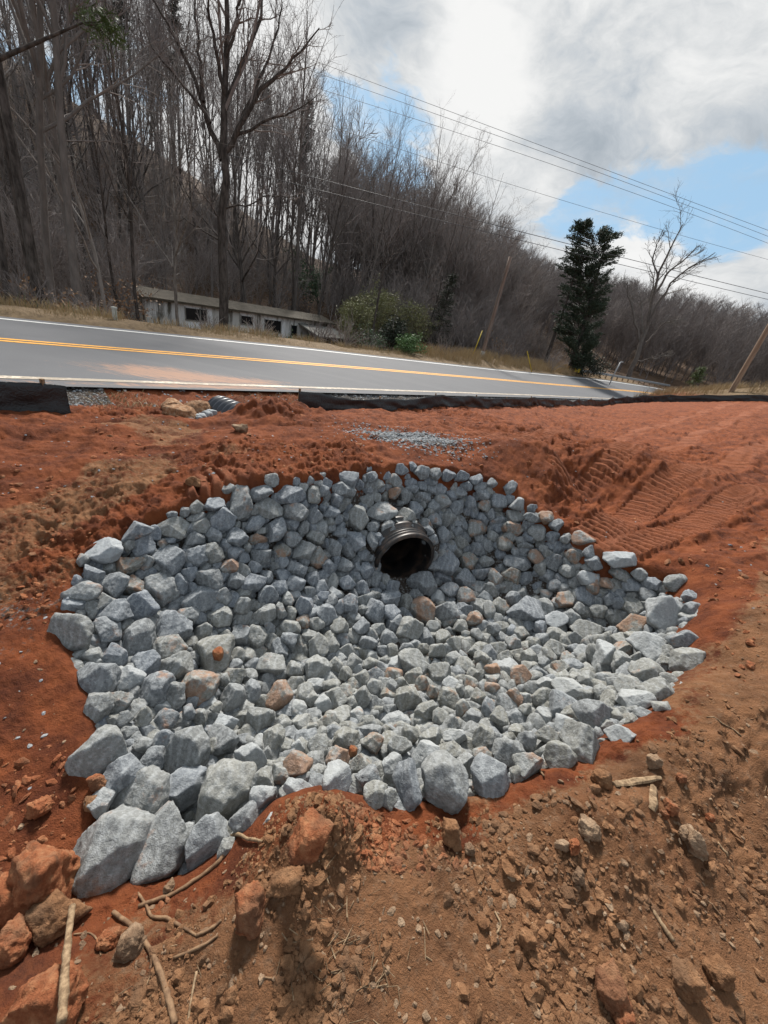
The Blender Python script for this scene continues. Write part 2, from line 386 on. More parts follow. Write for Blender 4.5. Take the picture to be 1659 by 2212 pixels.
def rim_dist(x, y):
    """signed distance to the rim line, positive inside the basin"""
    d = np.full(x.shape, 1e9); ins = np.zeros(x.shape, bool); m = len(RIMXY)
    for i in range(m):
        a, b = RIMXY[i], RIMXY[(i + 1) % m]; e = b - a
        t = np.clip(((x - a[0]) * e[0] + (y - a[1]) * e[1]) / (e @ e), 0, 1)
        d = np.minimum(d, np.hypot(x - a[0] - t * e[0], y - a[1] - t * e[1]))
        c = ((a[1] > y) != (b[1] > y)); ins ^= c & (x < (b[0] - a[0]) * (y - a[1]) / (b[1] - a[1] + 1e-12) + a[0])
    return np.where(ins, d, -d)
PIPE_C = None
def basin(x, y, z0, d):
    """depth of the stone surface below the rim plane"""
    floor = -.74 + .05 * (x - .3)
    wall = np.interp(y - .1 * x, [0.2, 1.4, 2.4, 3.2], [.75, .85, 1.0, 1.9])   # steepness: the far wall is steep
    f = np.clip(d, 0, None) * wall
    f = np.where(d > 0, f, 0)
    k = np.maximum(z0 - floor, .05)
    dip = k * (1 - np.exp(-(f / k) ** 1.35))
    if PIPE_C is not None:                 # the stones are heaped steeply round the pipe's mouth
        c = PIPE_C + PIPE_AX * .34; al = (x - c[0]) * PIPE_AX[0] + (y - c[1]) * PIPE_AX[1]; ac = (x - c[0]) * PIPE_AX[1] - (y - c[1]) * PIPE_AX[0]
        top = PIPE_C[2] + PIPE_R + .05; w = np.exp(-(np.abs(ac) / .52) ** 3) * ssn(al, -.36, -.14) * (1 - ssn(al, .4, .9)); dip = dip * (1 - w) + np.minimum(dip, np.maximum(z0 - top, .02)) * w
    return dip
def site_z(x, y):
    az = np.degrees(np.arctan2(x, y)); r = np.hypot(x, y)
    near = tps(np.clip(x, -9, 9), np.clip(y, -8, 12))
    s, q = sq(x, y)
    g = np.interp(az, [20, 25.1, 31.9, 36, 39.5, 46, 60, 90], [-.006, -.005, .022, .040, .054, .062, .062, .05])
    k = np.interp(r, [0, 37, 44, 60, 90], [1, 1, 1.4, 1.2, 1.0])
    far = g * np.clip(r, 0, 60) * np.where(g > 0, k, 1) - .05
    far = np.where(r > 60, far + .02 * (r - 60), far)
    w = ssn(r, 6.5, 12.0)
    return near * (1 - w) + far * w
def far_z(s, q):
    v = z_far(s) + .04 + .42 * ssn(s, 16, 34) * ssn(q, 14.4, 17)
    base = np.interp(s, [-40, 5, 20, 34, 60, 100], [-1.0, -1.4, -1.1, .6, 1.4, 3.0])
    H = np.clip(26.2 - .30 * s, 9, 32) + 1.3
    z = v + (base - v) * ssn(q, 16.2, 24)
    z = z + H * ssn(q, 27, 86) ** 1.15
    return z
def height(x, y, detail=True):
    s, q = sq(x, y); r = np.hypot(x, y); az = np.degrees(np.arctan2(x, y))
    qs = q - qoff(s)
    zs = site_z(x, y); d = rim_dist(x, y)
    dip = basin(x, y, zs, d)
    zs_b = zs - dip - .10 * ssn(d, 0, .15)
    zf = far_z(s, qs)
    zr = z_road(s, np.clip(qs, 6.2, 14.4)) - .035
    wn = ssn(qs, 5.75, 6.45); wf = ssn(qs, 14.3, 14.9)
    z = zs_b * (1 - wn) + zr * wn
    z = z * (1 - wf) + zf * wf
    z = z + 6 * ssn(r, 88, 165) * ssn(az, 8, 24) * ssn(r, 80, 90)
    if detail:
        onroad = ssn(qs, 5.6, 6.1) * (1 - ssn(qs, 14.5, 15.2))
        far = ssn(qs, 14.6, 16)
        inb = ssn(d, -.02, .1)
        fade = 1 / (1 + (r / 14) ** 2)
        rough = (.45 + .9 * (1 - .6 * ssn(az, 32, 50)) * ssn(fbm2(x * .7, y * .7, 3, 90), -.15, .35))
        n = .055 * fbm2(x * 1.6, y * 1.6, 4, 11)
        wx, wy = x * .87 + y * .5, -x * .5 + y * .87
        n = n + (.10 * np.abs(fbm2(wx * .55, wy * 1.9, 3, 15)) + .05 * (.3 - np.abs(fbm2(wx * 1.5, wy * 4.2, 3, 16)))) * ssn(r, 2.4, 4.2) * ssn(-d, .1, .6)
        lump = np.abs(fbm2(x * 6, y * 6, 3, 23)); lump2 = np.abs(fbm2(x * 19, y * 19, 3, 31)); l3 = fbm2(x * 60, y * 60, 2, 37)
        nearf = .45 + .55 * ssn(r, .9, 2.4) + .5 * ssn(r, 4, 8)
        n = n + nearf * rough * (.075 * (.35 - lump) + .034 * (.35 - lump2) + .008 * l3)
        # crawler tracks: bands of transverse ridges
        tr = 0; tw = 0
        for (u0, v0, u1, v1, hw) in TRACKS:
            a = hit(u0, v0, .3)[:2]; b = hit(u1, v1, .42)[:2]; e = (b - a) / np.linalg.norm(b - a)
            al = (x - a[0]) * e[0] + (y - a[1]) * e[1]; ac = -(x - a[0]) * e[1] + (y - a[1]) * e[0]
            ac = ac + .08 * np.sin(al * 1.1)
            L = np.linalg.norm(b - a)
            band = (1 - ssn(np.abs(ac), hw * .75, hw)) * ssn(al, -.2, .3) * (1 - ssn(al, L, L + .6))
            band = band * ssn(fbm2(x * 1.3, y * 1.3, 2, 71), -.55, -.1)
            ph = (al / .10 + .35 * np.abs(ac) / hw + .15 * fbm2(x * 4, y * 4, 2, 5)) % 1
            tooth = ssn(ph, 0, .22) * (1 - ssn(ph, .55, .95))
            tr = np.maximum(tr, band * (tooth * .07)); tw = np.maximum(tw, band)
            n = n - .035 * band + .05 * np.exp(-((np.abs(ac) - hw * 1.12) / .06) ** 2) * ssn(al, 0, .4) * (1 - ssn(al, L, L + .6)) * (.5 + .8 * fbm2(x * 7, y * 7, 3, 44))
        n = n * (1 - .75 * tw) + tr
        if TREAD is not None: TREAD.append(tr / .07)
        z = z + n * (1 - onroad) * (1 - far) * (1 - .7 * inb) * np.where(r > 25, .6, 1)
        z = z + far * (.12 * fbm2(x * .5, y * .5, 4, 61) + .5 * fbm2(x * .06, y * .06, 3, 66) * ssn(qs, 24, 40))
        # shoulder rubble
        sh = ssn(qs, 5.5, 5.8) * (1 - ssn(qs, 6.35, 6.6))
        z = z + sh * .035 * fbm2(x * 8, y * 8, 4, 81)
        # soil bank pushed up round the right and near side of the basin
        bank = np.exp(-((d + .20 + .05 * fbm2(x * 2.2, y * 2.2, 2, 19)) / .19) ** 2) * ssn(az, 33, 44) * (1 - ssn(az, 96, 120)) * ssn(r, .8, 1.4)
        z = z + bank * (.10 + .03 * fbm2(x * 5, y * 5, 3, 20))
        # mounds: beside the culvert end, soil lip with the tilted slab, fence toe
        for (u, v, zz, h, rx, ry) in MOUNDS:
            c = hit(u, v, zz); dd = ((x - c[0]) / rx) ** 2 + ((y - c[1]) / ry) ** 2
            z = z + h * np.exp(-dd) * (1 + .5 * fbm2(x * 9, y * 9, 3, 77))
    return z
TREAD = []
TRACKS = [(1070, 1185, 1659, 985, .24), (1190, 1040, 1659, 915, .22), (1020, 968, 1659, 898, .24), (1330, 1150, 1659, 1068, .2), (20, 1020, 420, 975, .2)]
MOUNDS = [(640, 905, .1, .18, .55, .35), (560, 912, .05, .20, .45, .25), (700, 1800, -.02, .10, .13, .10), (630, 1870, -.02, .06, .13, .16), (830, 895, 0, .07, .6, .3), (1010, 893, -.05, .07, .7, .3),
          (1100, 1000, .3, .05, .4, .2), (1560, 1390, .2, .05, .2, .3)]

def stone_surf(x, y):
    zs = site_z(x, y); return zs - basin(x, y, zs, rim_dist(x, y))
def ray_surf(u, v, surf, tmax=12):
    d = ray(u, v); t = np.concatenate([np.linspace(.3, 9, 900), np.linspace(9, tmax, 900)]) if tmax > 9 else np.linspace(.3, tmax, 900)
    p = EYE + t[:, None] * d; h = surf(p[:, 0], p[:, 1]); k = np.argmax(p[:, 2] < h)
    return p[k] if p[k, 2] < h[k] else None
PIPE_AX = np.array([sin(R(-28)), cos(R(-28)), .06]); PIPE_AX = PIPE_AX / np.linalg.norm(PIPE_AX)
_pp = ray_surf(884, 1268, stone_surf); _pd = float(np.hypot(_pp[0], _pp[1])) + .15; _d = ray(876, 1212); _pc0 = EYE + _d * (_pd / math.hypot(_d[0], _d[1])); PIPE_R = 70 * float((_pc0 - EYE) @ FWD) / F
PIPE_C = _pc0; PIPE_HOLE = (PIPE_C, PIPE_AX, PIPE_R + .0)
_azs = np.concatenate([np.linspace(-180, -66, 70)[:-1], np.linspace(-66, 66, 820), np.linspace(66, 180, 70)[1:]])
_rr = [.10]
while _rr[-1] < 900:
    r_ = _rr[-1]; _rr.append(r_ * (1.0045 if 2.4 < r_ < 11.5 else 1.0075 if .4 < r_ < 7 else 1.013 if r_ < 26 else 1.03 if r_ < 120 else 1.08))
_rr = np.array(_rr)
_A, _Rr = np.meshgrid(np.radians(_azs[:-1]), _rr)
GX = _Rr * np.sin(_A); GY = _Rr * np.cos(_A)
GZ = height(GX.ravel(), GY.ravel()).reshape(GX.shape)
_nr, _na = GX.shape; _tread = TREAD[0] + np.zeros(GX.size); TREAD = None
_x, _y = GX.ravel(), GY.ravel(); _s, _q = sq(_x, _y); _qs = _q - qoff(_s); _r = np.hypot(_x, _y); _az = np.degrees(np.arctan2(_x, _y)); _d = rim_dist(_x, _y)
# where each soil lies (masks of the materials themselves)
_brown = np.zeros(len(_x))
BROWN = [(-400, 2500), (150, 2200), (330, 1995), (470, 1955), (560, 1830), (620, 1760), (720, 1750), (800, 1790), (930, 1800), (1080, 1760), (1240, 1690), (1400, 1640), (1480, 1560), (1560, 1380), (1600, 1260), (1659, 1180), (2100, 1100)]
def pix(p):
    q_ = p - EYE; w = np.maximum(q_ @ FWD, 1e-3)
    return CX + F * (q_ @ IX) / w, CY - F * (q_ @ IY) / w
_bl = np.array([hit(u, v, 0)[:2] for u, v in BROWN[1:-1]])
_bl = np.vstack([[-.9, -.2], _bl, [9, 3.4], [9, -9], [-9, -9], [-2, -.6]])
def inpoly(x, y, P):
    ins = np.zeros(x.shape, bool); m = len(P); d = np.full(x.shape, 1e9)
    for i in range(m):
        a, b = P[i], P[(i + 1) % m]; e = b - a
        t = np.clip(((x - a[0]) * e[0] + (y - a[1]) * e[1]) / (e @ e), 0, 1)
        d = np.minimum(d, np.hypot(x - a[0] - t * e[0], y - a[1] - t * e[1]))
        c = ((a[1] > y) != (b[1] > y)); ins ^= c & (x < (b[0] - a[0]) * (y - a[1]) / (b[1] - a[1] + 1e-12) + a[0])
    return np.where(ins, d, -d)
_bd = inpoly(_x, _y, _bl)
_brown = ssn(_bd + .12 * fbm2(_x * 2.5, _y * 2.5, 3, 55), -.12, .16) * .95
_brown = np.maximum(_brown, .55 * (ssn(fbm2(_x * .9, _y * .9, 3, 3), .2, .5)) * (_s < 3.5))
_gp = hit(890, 952, .33); _gpd = np.hypot((_x - _gp[0]) / .75, (_y - _gp[1]) / .38)
_gravel = (1 - ssn(_gpd, .5, 1.15)) * 1.0
_gravel = np.maximum(_gravel, (ssn(_qs, 5.85, 6.1) * (1 - ssn(_qs, 6.7, 7))) * np.where(_s < 1.6, .75, np.where(_s < 5.2, .25, .9)))
_gp2 = hit(30, 1330, -.2); _gravel = np.maximum(_gravel, .85 * ssn(_d, .03, .2)); _gravel = np.maximum(_gravel, .42 * np.exp(-(((_x - _gp2[0]) / .35) ** 2 + ((_y - _gp2[1]) / .45) ** 2)))
_litter = ssn(_qs, 17.0, 20.5); _litter = np.maximum(_litter, ssn(_r, 70, 80))
_grass = ssn(_qs, 13.9, 14.25) * .95
_bankm = ssn(_r, 39.0, 41.5) * (_qs < 6) * np.where(_az > 24, 1, 0); _grass = np.maximum(_grass, _bankm * (.35 + .5 * ssn(GZ.ravel(), 1.2, 2.4)))
_grass = np.maximum(_grass, ((_qs > 5.5) & (_qs < 6.2) & (_s > 1.6) & (_s < 5.2)) * .3)
_i = np.arange(_nr - 1)[:, None] * _na; _j = np.arange(_na)[None]; _k = (_j + 1) % _na
_quads = np.stack([_i + _j, _i + _na + _j, _i + _na + _k, _i + _k], -1).reshape(-1, 4)[:, ::-1]
GV = np.column_stack([_x, _y, GZ.ravel()])
_fq = _qs[_quads[:, 0]]; _fr = _r[_quads[:, 0]]
_hillm = ((_fq > 17) | (_fr > 95))
_pc = np.array(PIPE_HOLE[0]); _pa = np.array(PIPE_HOLE[1]); _rel = GV - _pc; _al = _rel @ _pa; _rd = np.linalg.norm(_rel - _al[:, None] * _pa, axis=1)
_hole = (_al > -.02) & (_al < 2.6) & (_rd < PIPE_HOLE[2]); _holef = _hole[_quads].all(1)
def submesh(name, fm):
    fm = fm & ~_holef
    f = _quads[fm]; u, inv = np.unique(f, return_inverse=True)
    return mesh(name, GV[u], inv.reshape(-1, 4), M_GROUND, dict(tread=_tread[u], brown=_brown[u], gravel=_gravel[u], litter=_litter[u], grass=_grass[u]), True)
tag(submesh("ground", ~_hillm), kind='structure'); tag(submesh("hillside", _hillm), kind='structure')
mesh_c = len(GV)
def gz(x, y):
    """ground height at a point, from the finished mesh grid"""
    x = np.atleast_1d(np.asarray(x, float)); y = np.atleast_1d(np.asarray(y, float))
    r = np.clip(np.hypot(x, y), _rr[0], _rr[-2]); a = np.degrees(np.arctan2(x, y))
    i = np.clip(np.searchsorted(_rr, r) - 1, 0, _nr - 2); j = np.clip(np.searchsorted(_azs, a) - 1, 0, len(_azs) - 2)
    fi = (r - _rr[i]) / (_rr[i + 1] - _rr[i]); fj = np.clip((a - _azs[j]) / (_azs[j + 1] - _azs[j]), 0, 1)
    j2 = (j + 1) % _na; j = j % _na
    return (GZ[i, j] * (1 - fj) + GZ[i, j2] * fj) * (1 - fi) + (GZ[i + 1, j] * (1 - fj) + GZ[i + 1, j2] * fj) * fi
def ground_hit(u, v, surf=None, tmax=60):
    d = ray(u, v); t = np.concatenate([np.linspace(.3, 9, 900), np.linspace(9, tmax, 900)])
    p = EYE + t[:, None] * d; h = (surf or gz)(p[:, 0], p[:, 1]); k = np.argmax(p[:, 2] < h)
    if p[k, 2] >= h[k]: return None
    return p[k]
def scale_at(p): return float((p - EYE) @ FWD) / F          # metres per photo pixel at a point

# ------------------------------------------------------------------ road
def asphalt():
    m, t, b = mat("asphalt", .85, .3); p = world_co(t)
    n = t.noise(p, 1.1, 6, .6); n2 = t.noise(p, 90, 3, .6)
    c = t.mix(n, (.070, .073, .081), (.102, .105, .114))
    c = t.mix(t.math('MULTIPLY', n2, .35), c, (.18, .18, .185))
    dirt = t.attr('dirt'); st = t.new('ShaderNodeMapping'); t.l.new(p, st.inputs[0]); st.inputs['Rotation'].default_value = (0, 0, -R(53.5)); st.inputs['Scale'].default_value = (.7, 5, 1)
    dm = t.ss(t.math('ADD', t.noise(st.outputs[0], 4.2, 8, .78), t.math('MULTIPLY', t.math('SUBTRACT', dirt, .5), .42)), .54, .70)
    wp = t.new('ShaderNodeMapping'); t.l.new(p, wp.inputs[0]); wp.inputs['Rotation'].default_value = (0, 0, -R(53.5)); wp.inputs['Scale'].default_value = (.05, 1.2, 1)
    c = t.mix(t.math('MULTIPLY', t.ss(t.noise(wp.outputs[0], 1.3, 5, .6), .45, .7), .4), c, (.128, .130, .136))
    c = t.mix(t.math('MULTIPLY', dm, .8), c, (.33, .19, .125))
    t.l.new(c, b.inputs['Base Color']); bump(t, b, n2, .4, .006)
    return m
_ss = np.concatenate([np.arange(-60, 0, 1.0), np.arange(0, 30, .35), np.arange(30, 125, 1.0)]); _qq = np.linspace(6.35, 14.35, 41)
_S, _Q = np.meshgrid(_ss, _qq, indexing='ij'); _X, _Y = xy(_S, _Q + qoff(_S))
_Z = z_road(_S, _Q)
def grid_faces(n, m):
    i = np.arange(n - 1)[:, None] * m; j = np.arange(m - 1)[None]
    return np.stack([i + j, i + m + j, i + m + j + 1, i + j + 1], -1).reshape(-1, 4)
_dirt = np.exp(-(((_S - 3.0) / 1.2) ** 2 + ((_Q - 7.4) / .8) ** 2)) * .95 + np.exp(-(((_S - 4.6) / 1.0) ** 2 + ((_Q - 7.2) / .45) ** 2)) * .8 + np.exp(-(((_S - 2.2) / 1.6) ** 2 + ((_Q - 8.2) / .7) ** 2)) * .5 + .75 * np.exp(-((_Q - 6.6) / .16) ** 2) * ((_S > -2) & (_S < 7))
road = mesh("road", np.stack([_X, _Y, _Z], -1).reshape(-1, 3), grid_faces(len(_ss), len(_qq)), asphalt(), dict(dirt=_dirt.ravel()), True)
tag(road, kind='structure')
def paint(name, col, wear):
    m, t, b = mat(name, .7, .3); p = world_co(t)
    n = t.noise(p, 14, 6, .7); n2 = t.noise(p, 1.2, 3)
    c = t.mix(t.ss(t.math('ADD', n, t.math('MULTIPLY', n2, wear)), .62, .85), col, tuple(np.array(col) * .45 + np.array((.03, .02, .012))))
    t.l.new(c, b.inputs['Base Color']); return m
def strip(name, q0, q1, m, s0=-60, s1=124, lift=.005):
    s = _ss[(_ss >= s0) & (_ss <= s1)]; V = []
    for q_ in (q0, q1):
        wob = .012 * fbm2(s * 1.7, s * 0 + q_, 3, 4)
        x, y = xy(s, q_ + qoff(s) + wob); V.append(np.column_stack([x, y, z_road(s, q_) + lift]))
    n = len(s); f = [[i, i + 1, n + i + 1, n + i] for i in range(n - 1)]
    o = mesh(name, np.vstack(V), np.array(f), m, None, True); tag(o, kind='structure'); return o
M_WHITE = paint("white_road_paint", (.74, .74, .72), .25); M_CREAM = paint("dusty_white_road_paint", (.60, .52, .42), .62); M_YEL = paint("yellow_road_paint", (.78, .37, .045), .25)
strip("road_marking", 6.72, 6.88, M_CREAM); strip("road_marking", 13.70, 13.87, M_WHITE)
strip("road_marking", 9.95, 10.10, M_YEL); strip("road_marking", 10.23, 10.38, M_YEL)

# ------------------------------------------------------------------ riprap
# stones read off the photograph: centre x, y, width, height, kind (g grey, b blue grey, t rusty tan, w pale, d dark) in half pixels from each origin
S5 = """1168 165 60 55 g;985 200 60 45 g;1025 265 125 145 g;1130 215 130 75 b;1262 228 150 80 b;1355 225 65 85 g;1475 208 120 70 g;1395 212 60 55 b;1510 165 100 60 b;1605 155 60 55 b;925 275 110 70 b;850 285 60 60 g;800 300 55 45 d;740 315 70 30 d;855 322 100 45 g;870 365 90 75 g;745 370 155 90 g;965 330 105 105 b;1165 290 120 85 g;1275 310 120 95 g;1100 295 35 45 g;1355 325 70 70 b;1430 308 80 65 b;1455 250 60 75 b;1545 335 90 120 g;590 385 195 85 b;670 395 60 95 b;925 405 75 70 b;840 415 100 60 d;455 475 150 105 w;560 445 70 55 g;620 450 90 95 b;735 505 125 150 d;855 495 100 95 b;920 480 80 110 g;1015 415 100 90 b;1099 355 90 75 b;1190 380 90 110 b;1265 355 60 70 b;1310 370 60 75 d;1110 420 90 50 t;1255 425 90 70 g;1365 410 75 75 g;1386 365 80 60 g;1010 480 95 55 b;1125 495 120 80 d;1220 470 95 65 t;1315 470 100 100 g;1375 500 90 80 t;1445 455 70 90 d;1535 435 105 85 b;1612 430 50 100 b;1505 470 80 60 b;535 535 160 75 t;355 510 50 50 g;390 570 130 75 b;350 660 130 110 g;485 620 140 110 d;575 620 110 80 t;635 520 60 80 g;685 645 165 150 g;765 620 85 90 b;820 570 65 75 b;900 595 120 110 g;990 540 110 70 t;1010 595 100 65 b;1095 605 100 75 b;1100 540 60 55 b;1155 585 50 60 b;1215 520 60 65 b;1280 550 120 60 b;1350 590 70 80 b;1420 545 70 70 b;1490 530 80 65 b;1545 545 40 60 b;1275 615 105 65 b;1210 630 70 60 b;1160 660 115 75 b;1245 680 55 60 g;1390 625 65 60 b;1390 665 90 50 b;1500 610 80 65 b;1565 640 65 90 b;1580 560 80 70 b;455 690 130 75 g;600 715 170 135 b;870 680 135 100 b;965 670 90 75 g;795 750 165 70 g;500 740 175 110 b;315 835 185 210 g;465 815 120 100 d;585 850 140 150 d;745 800 190 140 b;955 755 100 90 g;880 815 110 65 g;730 890 140 110 t;490 930 70 150 b;401 920 90 55 g;615 960 180 95 b;910 930 180 190 g;770 970 120 140 g;405 1035 200 165 d;560 1030 125 110 w;650 1090 180 150 d;745 1095 100 130 g;860 1060 150 140 t;1010 1010 100 80 t;1165 965 150 95 g;1110 850 105 95 g;1045 840 80 90 b;975 845 70 80 g;1195 900 90 110 b;1248 860 80 100 b;1275 985 90 70 g;1380 890 100 130 g;1382 980 125 110 g;1585 870 80 70 b;1560 800 80 65 b;1622 725 90 100 b;1410 740 110 80 b;1315 710 90 85 b;1430 690 60 70 d;1510 700 80 90 b;1140 745 100 80 g;1050 700 80 70 g;1210 735 50 75 g;1257 740 50 70 g;1260 805 75 75 g;1315 775 70 50 t;415 1155 120 150 g;510 1130 100 110 g;540 1190 80 55 g;616 1200 80 90 g;717 1195 115 90 d;810 1175 75 75 b;1000 1110 115 140 b;1086 1090 80 110 b;1115 1190 150 100 g;975 1220 150 85 w;1205 1115 120 150 t;1320 1080 100 70 g;1450 1110 105 110 g;1565 1110 85 120 g;1490 1080 80 60 g;930 1150 85 40 g;865 1195 70 80 g;1360 780 80 60 g;1470 800 70 60 g;1440 880 60 60 g;1500 900 70 60 g;1340 840 70 60 g;1530 950 80 60 g;1600 960 70 70 g;1450 960 70 60 g;1490 1010 80 60 g;1560 1020 90 60 g;1620 1050 70 60 g"""
S6 = """75 120 80 40 b;125 105 30 45 b;165 130 65 60 g;220 135 60 50 g;280 140 70 50 b;335 150 70 45 b;397 165 75 45 b;465 180 50 45 b;550 200 65 60 b;495 255 85 60 b;585 272 90 60 w;640 290 50 40 b;430 225 65 70 b;435 275 55 60 t;355 190 60 35 b;255 255 75 80 g;45 220 60 45 t;120 200 80 40 b;165 245 70 50 b;135 290 65 70 b;92 322 115 75 g;222 333 85 55 b;-18 305 130 95 g;310 285 60 75 b;366 260 50 60 b;260 400 60 80 b;330 437 70 60 g;310 388 60 40 b;265 520 100 160 b;403 370 80 75 t;560 378 115 65 t;522 437 60 65 t;472 410 55 50 g;400 465 80 70 b;655 388 65 75 g;640 328 110 50 d;700 326 85 48 t;746 360 65 55 d;732 415 50 55 b;788 421 65 48 g;855 420 100 65 t;372 515 75 90 t;440 520 70 45 g;352 590 90 90 b;420 568 90 50 b;480 592 75 70 t;555 577 95 80 t;578 525 160 65 b;660 495 80 70 t;686 552 60 60 g;742 520 90 90 d;800 560 75 75 g;822 500 75 70 t;888 477 80 50 b;905 525 90 50 b;1020 515 200 60 w;1027 570 75 65 g;1105 575 90 45 g;873 585 80 60 w;903 628 60 60 t;958 610 80 55 t;1065 625 115 55 b;1160 615 70 60 b;1255 612 85 70 g;285 640 100 60 d;360 665 70 80 t;180 620 130 105 b;30 680 100 85 b;35 740 100 100 b;165 725 110 105 t;275 740 115 80 d;450 722 50 95 g;502 712 65 75 t;393 765 70 70 t;565 678 80 70 d;610 740 160 115 d;785 682 85 95 t;845 725 60 60 g;922 725 90 60 g;975 685 65 60 b;742 768 125 70 w;682 805 85 60 b;745 835 110 60 g;870 820 125 90 g;820 765 75 65 g;1080 715 120 85 g;1085 800 140 115 t;1143 672 100 70 b;1225 760 170 200 w;1322 665 90 50 b;1328 720 90 60 b;1302 872 130 100 b;1165 900 180 120 w;1315 960 155 150 g;1010 695 80 65 b;960 935 110 150 w;1030 955 100 80 g;1015 855 90 70 g;960 862 90 70 g;1150 1015 150 130 g;1188 1085 130 120 g;1060 1055 130 100 g;1075 1120 155 100 w;1200 1150 90 65 g;920 1180 175 150 b;780 1135 120 110 b;690 1112 105 110 g;810 1075 170 80 w;690 1045 190 50 w;562 1112 85 85 t;402 1115 70 110 t;282 1115 90 130 g;183 1165 115 90 g;98 1110 140 110 g;120 955 130 120 g;240 1000 100 90 g;232 905 90 70 g;35 908 50 90 g;305 875 75 65 g;115 820 120 110 g;20 850 75 70 b;475 810 65 60 d;560 880 65 100 g;500 895 75 70 g;635 935 80 80 g;740 900 90 80 g;708 920 70 80 g;592 1005 130 65 t;470 992 80 70 t;346 965 90 60 g;376 1045 80 65 t;466 1065 90 60 t;388 1005 100 40 g;760 980 110 70 t;880 1030 120 75 g;1050 900 110 70 t;910 920 70 100 g;60 775 60 55 b;210 800 60 55 g;330 800 70 55 g;250 840 70 55 g;400 830 70 50 g;650 870 60 55 g;420 930 70 55 g;170 890 60 50 g;300 935 80 55 g;40 1010 85 75 t;160 1050 70 60 t;210 1080 70 60 t;330 1070 60 60 g;30 1060 60 60 b;450 1150 80 80 b;500 1190 90 70 g;340 1150 70 70 g;240 1190 80 70 g;610 1160 60 70 g"""
S7 = """460 95 230 200 g;615 65 80 60 g;700 60 105 120 b;655 130 100 100 d;815 110 185 235 d;535 190 170 170 b;605 275 225 200 g;785 260 170 200 b;975 270 215 250 g;490 515 275 310 g;710 510 200 370 g;895 490 170 240 b;1065 400 125 140 d;1130 300 115 130 w;1140 225 120 85 g;1205 195 110 70 g;1285 255 170 80 w;1280 160 145 120 t;1085 130 150 130 w;1180 40 130 90 g;960 35 150 130 b;1455 225 180 120 w;1455 130 105 100 t;1560 150 120 80 g;1600 215 120 85 b;1622 285 110 80 g;990 430 70 70 g;1170 405 70 110 w;980 520 90 110 g;1055 505 70 40 w;430 320 120 90 g;920 65 60 70 g;1370 70 120 90 g;1490 45 140 90 g;1610 60 120 90 t;1356 128 100 60 g;1040 165 90 60 g"""
S8 = """105 235 120 220 b;260 230 195 200 b;455 195 200 160 b;15 295 100 90 g;185 105 130 120 w;300 100 160 80 g;355 155 130 75 g;540 95 150 100 b;580 195 60 75 g;635 155 150 110 g;765 130 140 130 g;870 62 195 165 g;1020 32 160 90 w;200 40 120 70 g;430 40 100 100 g;620 42 100 70 b;705 22 120 60 g;40 165 100 125 w;430 112 90 60 t;60 70 110 80 g;120 20 90 70 g;310 30 110 70 w"""
SEEDS = []
for txt, ox, oy in ((S5, 0, 954), (S6, 829.5, 954), (S7, 0, 1576), (S8, 829.5, 1576)):
    for it in txt.split(';'):
        a = it.split(); x, y, w, h = map(float, a[:4]); SEEDS.append((ox + x / 2, oy + y / 2, w / 4, h / 4, a[4]))
RIMPX = np.array([(u, v) for u, v, z in RIM])
class St: pass
STONES = []
rs = np.random.default_rng(11)
def add_stone(u, v, a, b, kind, sink, real):
    p = ray_surf(u, v, stone_surf)
    if p is None: return
    m = scale_at(p); dz = sink * max(a, b) * m; p = ray_surf(u, v, lambda x, y: stone_surf(x, y) - dz)
    if p is None: return
    o = St(); o.u, o.v, o.a, o.b, o.kind, o.real = u, v, a, b, kind, real
    o.c = p; o.m = scale_at(o.c); o.ra, o.rb = a * o.m, b * o.m
    STONES.append(o)
for (u, v, a, b, k) in SEEDS: add_stone(u, v, a, b, k, min(.1 - .6 * float(ssn(np.array(v), 1480, 1640)), -.25 if inpoly(np.array([u]), np.array([v]), RIMPX)[0] < 28 else 1), True)
# gaps between them: smaller stones wedged in behind
cov = np.zeros((560, 420), bool); yy, xx = np.mgrid[0:560, 0:420]; PX = xx * 4.0 + 2; PY = yy * 4.0 + 2
inside = inpoly(PX.ravel(), PY.ravel(), RIMPX).reshape(PX.shape)
def cover(u, v, a, b, k): 
    global cov
    cov |= (((PX - u) / (a * k)) ** 2 + ((PY - v) / (b * k)) ** 2) < 1
for o in STONES: cover(o.u, o.v, o.a, o.b, .92)
cov |= ((PX - 878) / 56) ** 2 + ((PY - 1210) / 74) ** 2 < 1
for _t in range(420):
    free = np.argwhere(~cov & (inside > 6))
    if not len(free): break
    y, x = free[rs.integers(len(free))]; u, v = PX[y, x], PY[y, x]
    far = ssn(np.array(v), 1000, 1700)
    rr_ = (13 + 9 * far) * rs.uniform(.75, 1.35)
    a, b = rr_ * rs.uniform(.9, 1.3), rr_ * rs.uniform(.75, 1.05)
    k = rs.choice(list('ggggbbdw')) if v > 1250 else rs.choice(list('bbbbggd'))
    add_stone(u, v, a, b, k, .75, True); cover(u, v, a, b, .85)
N_TOP = len(STONES)
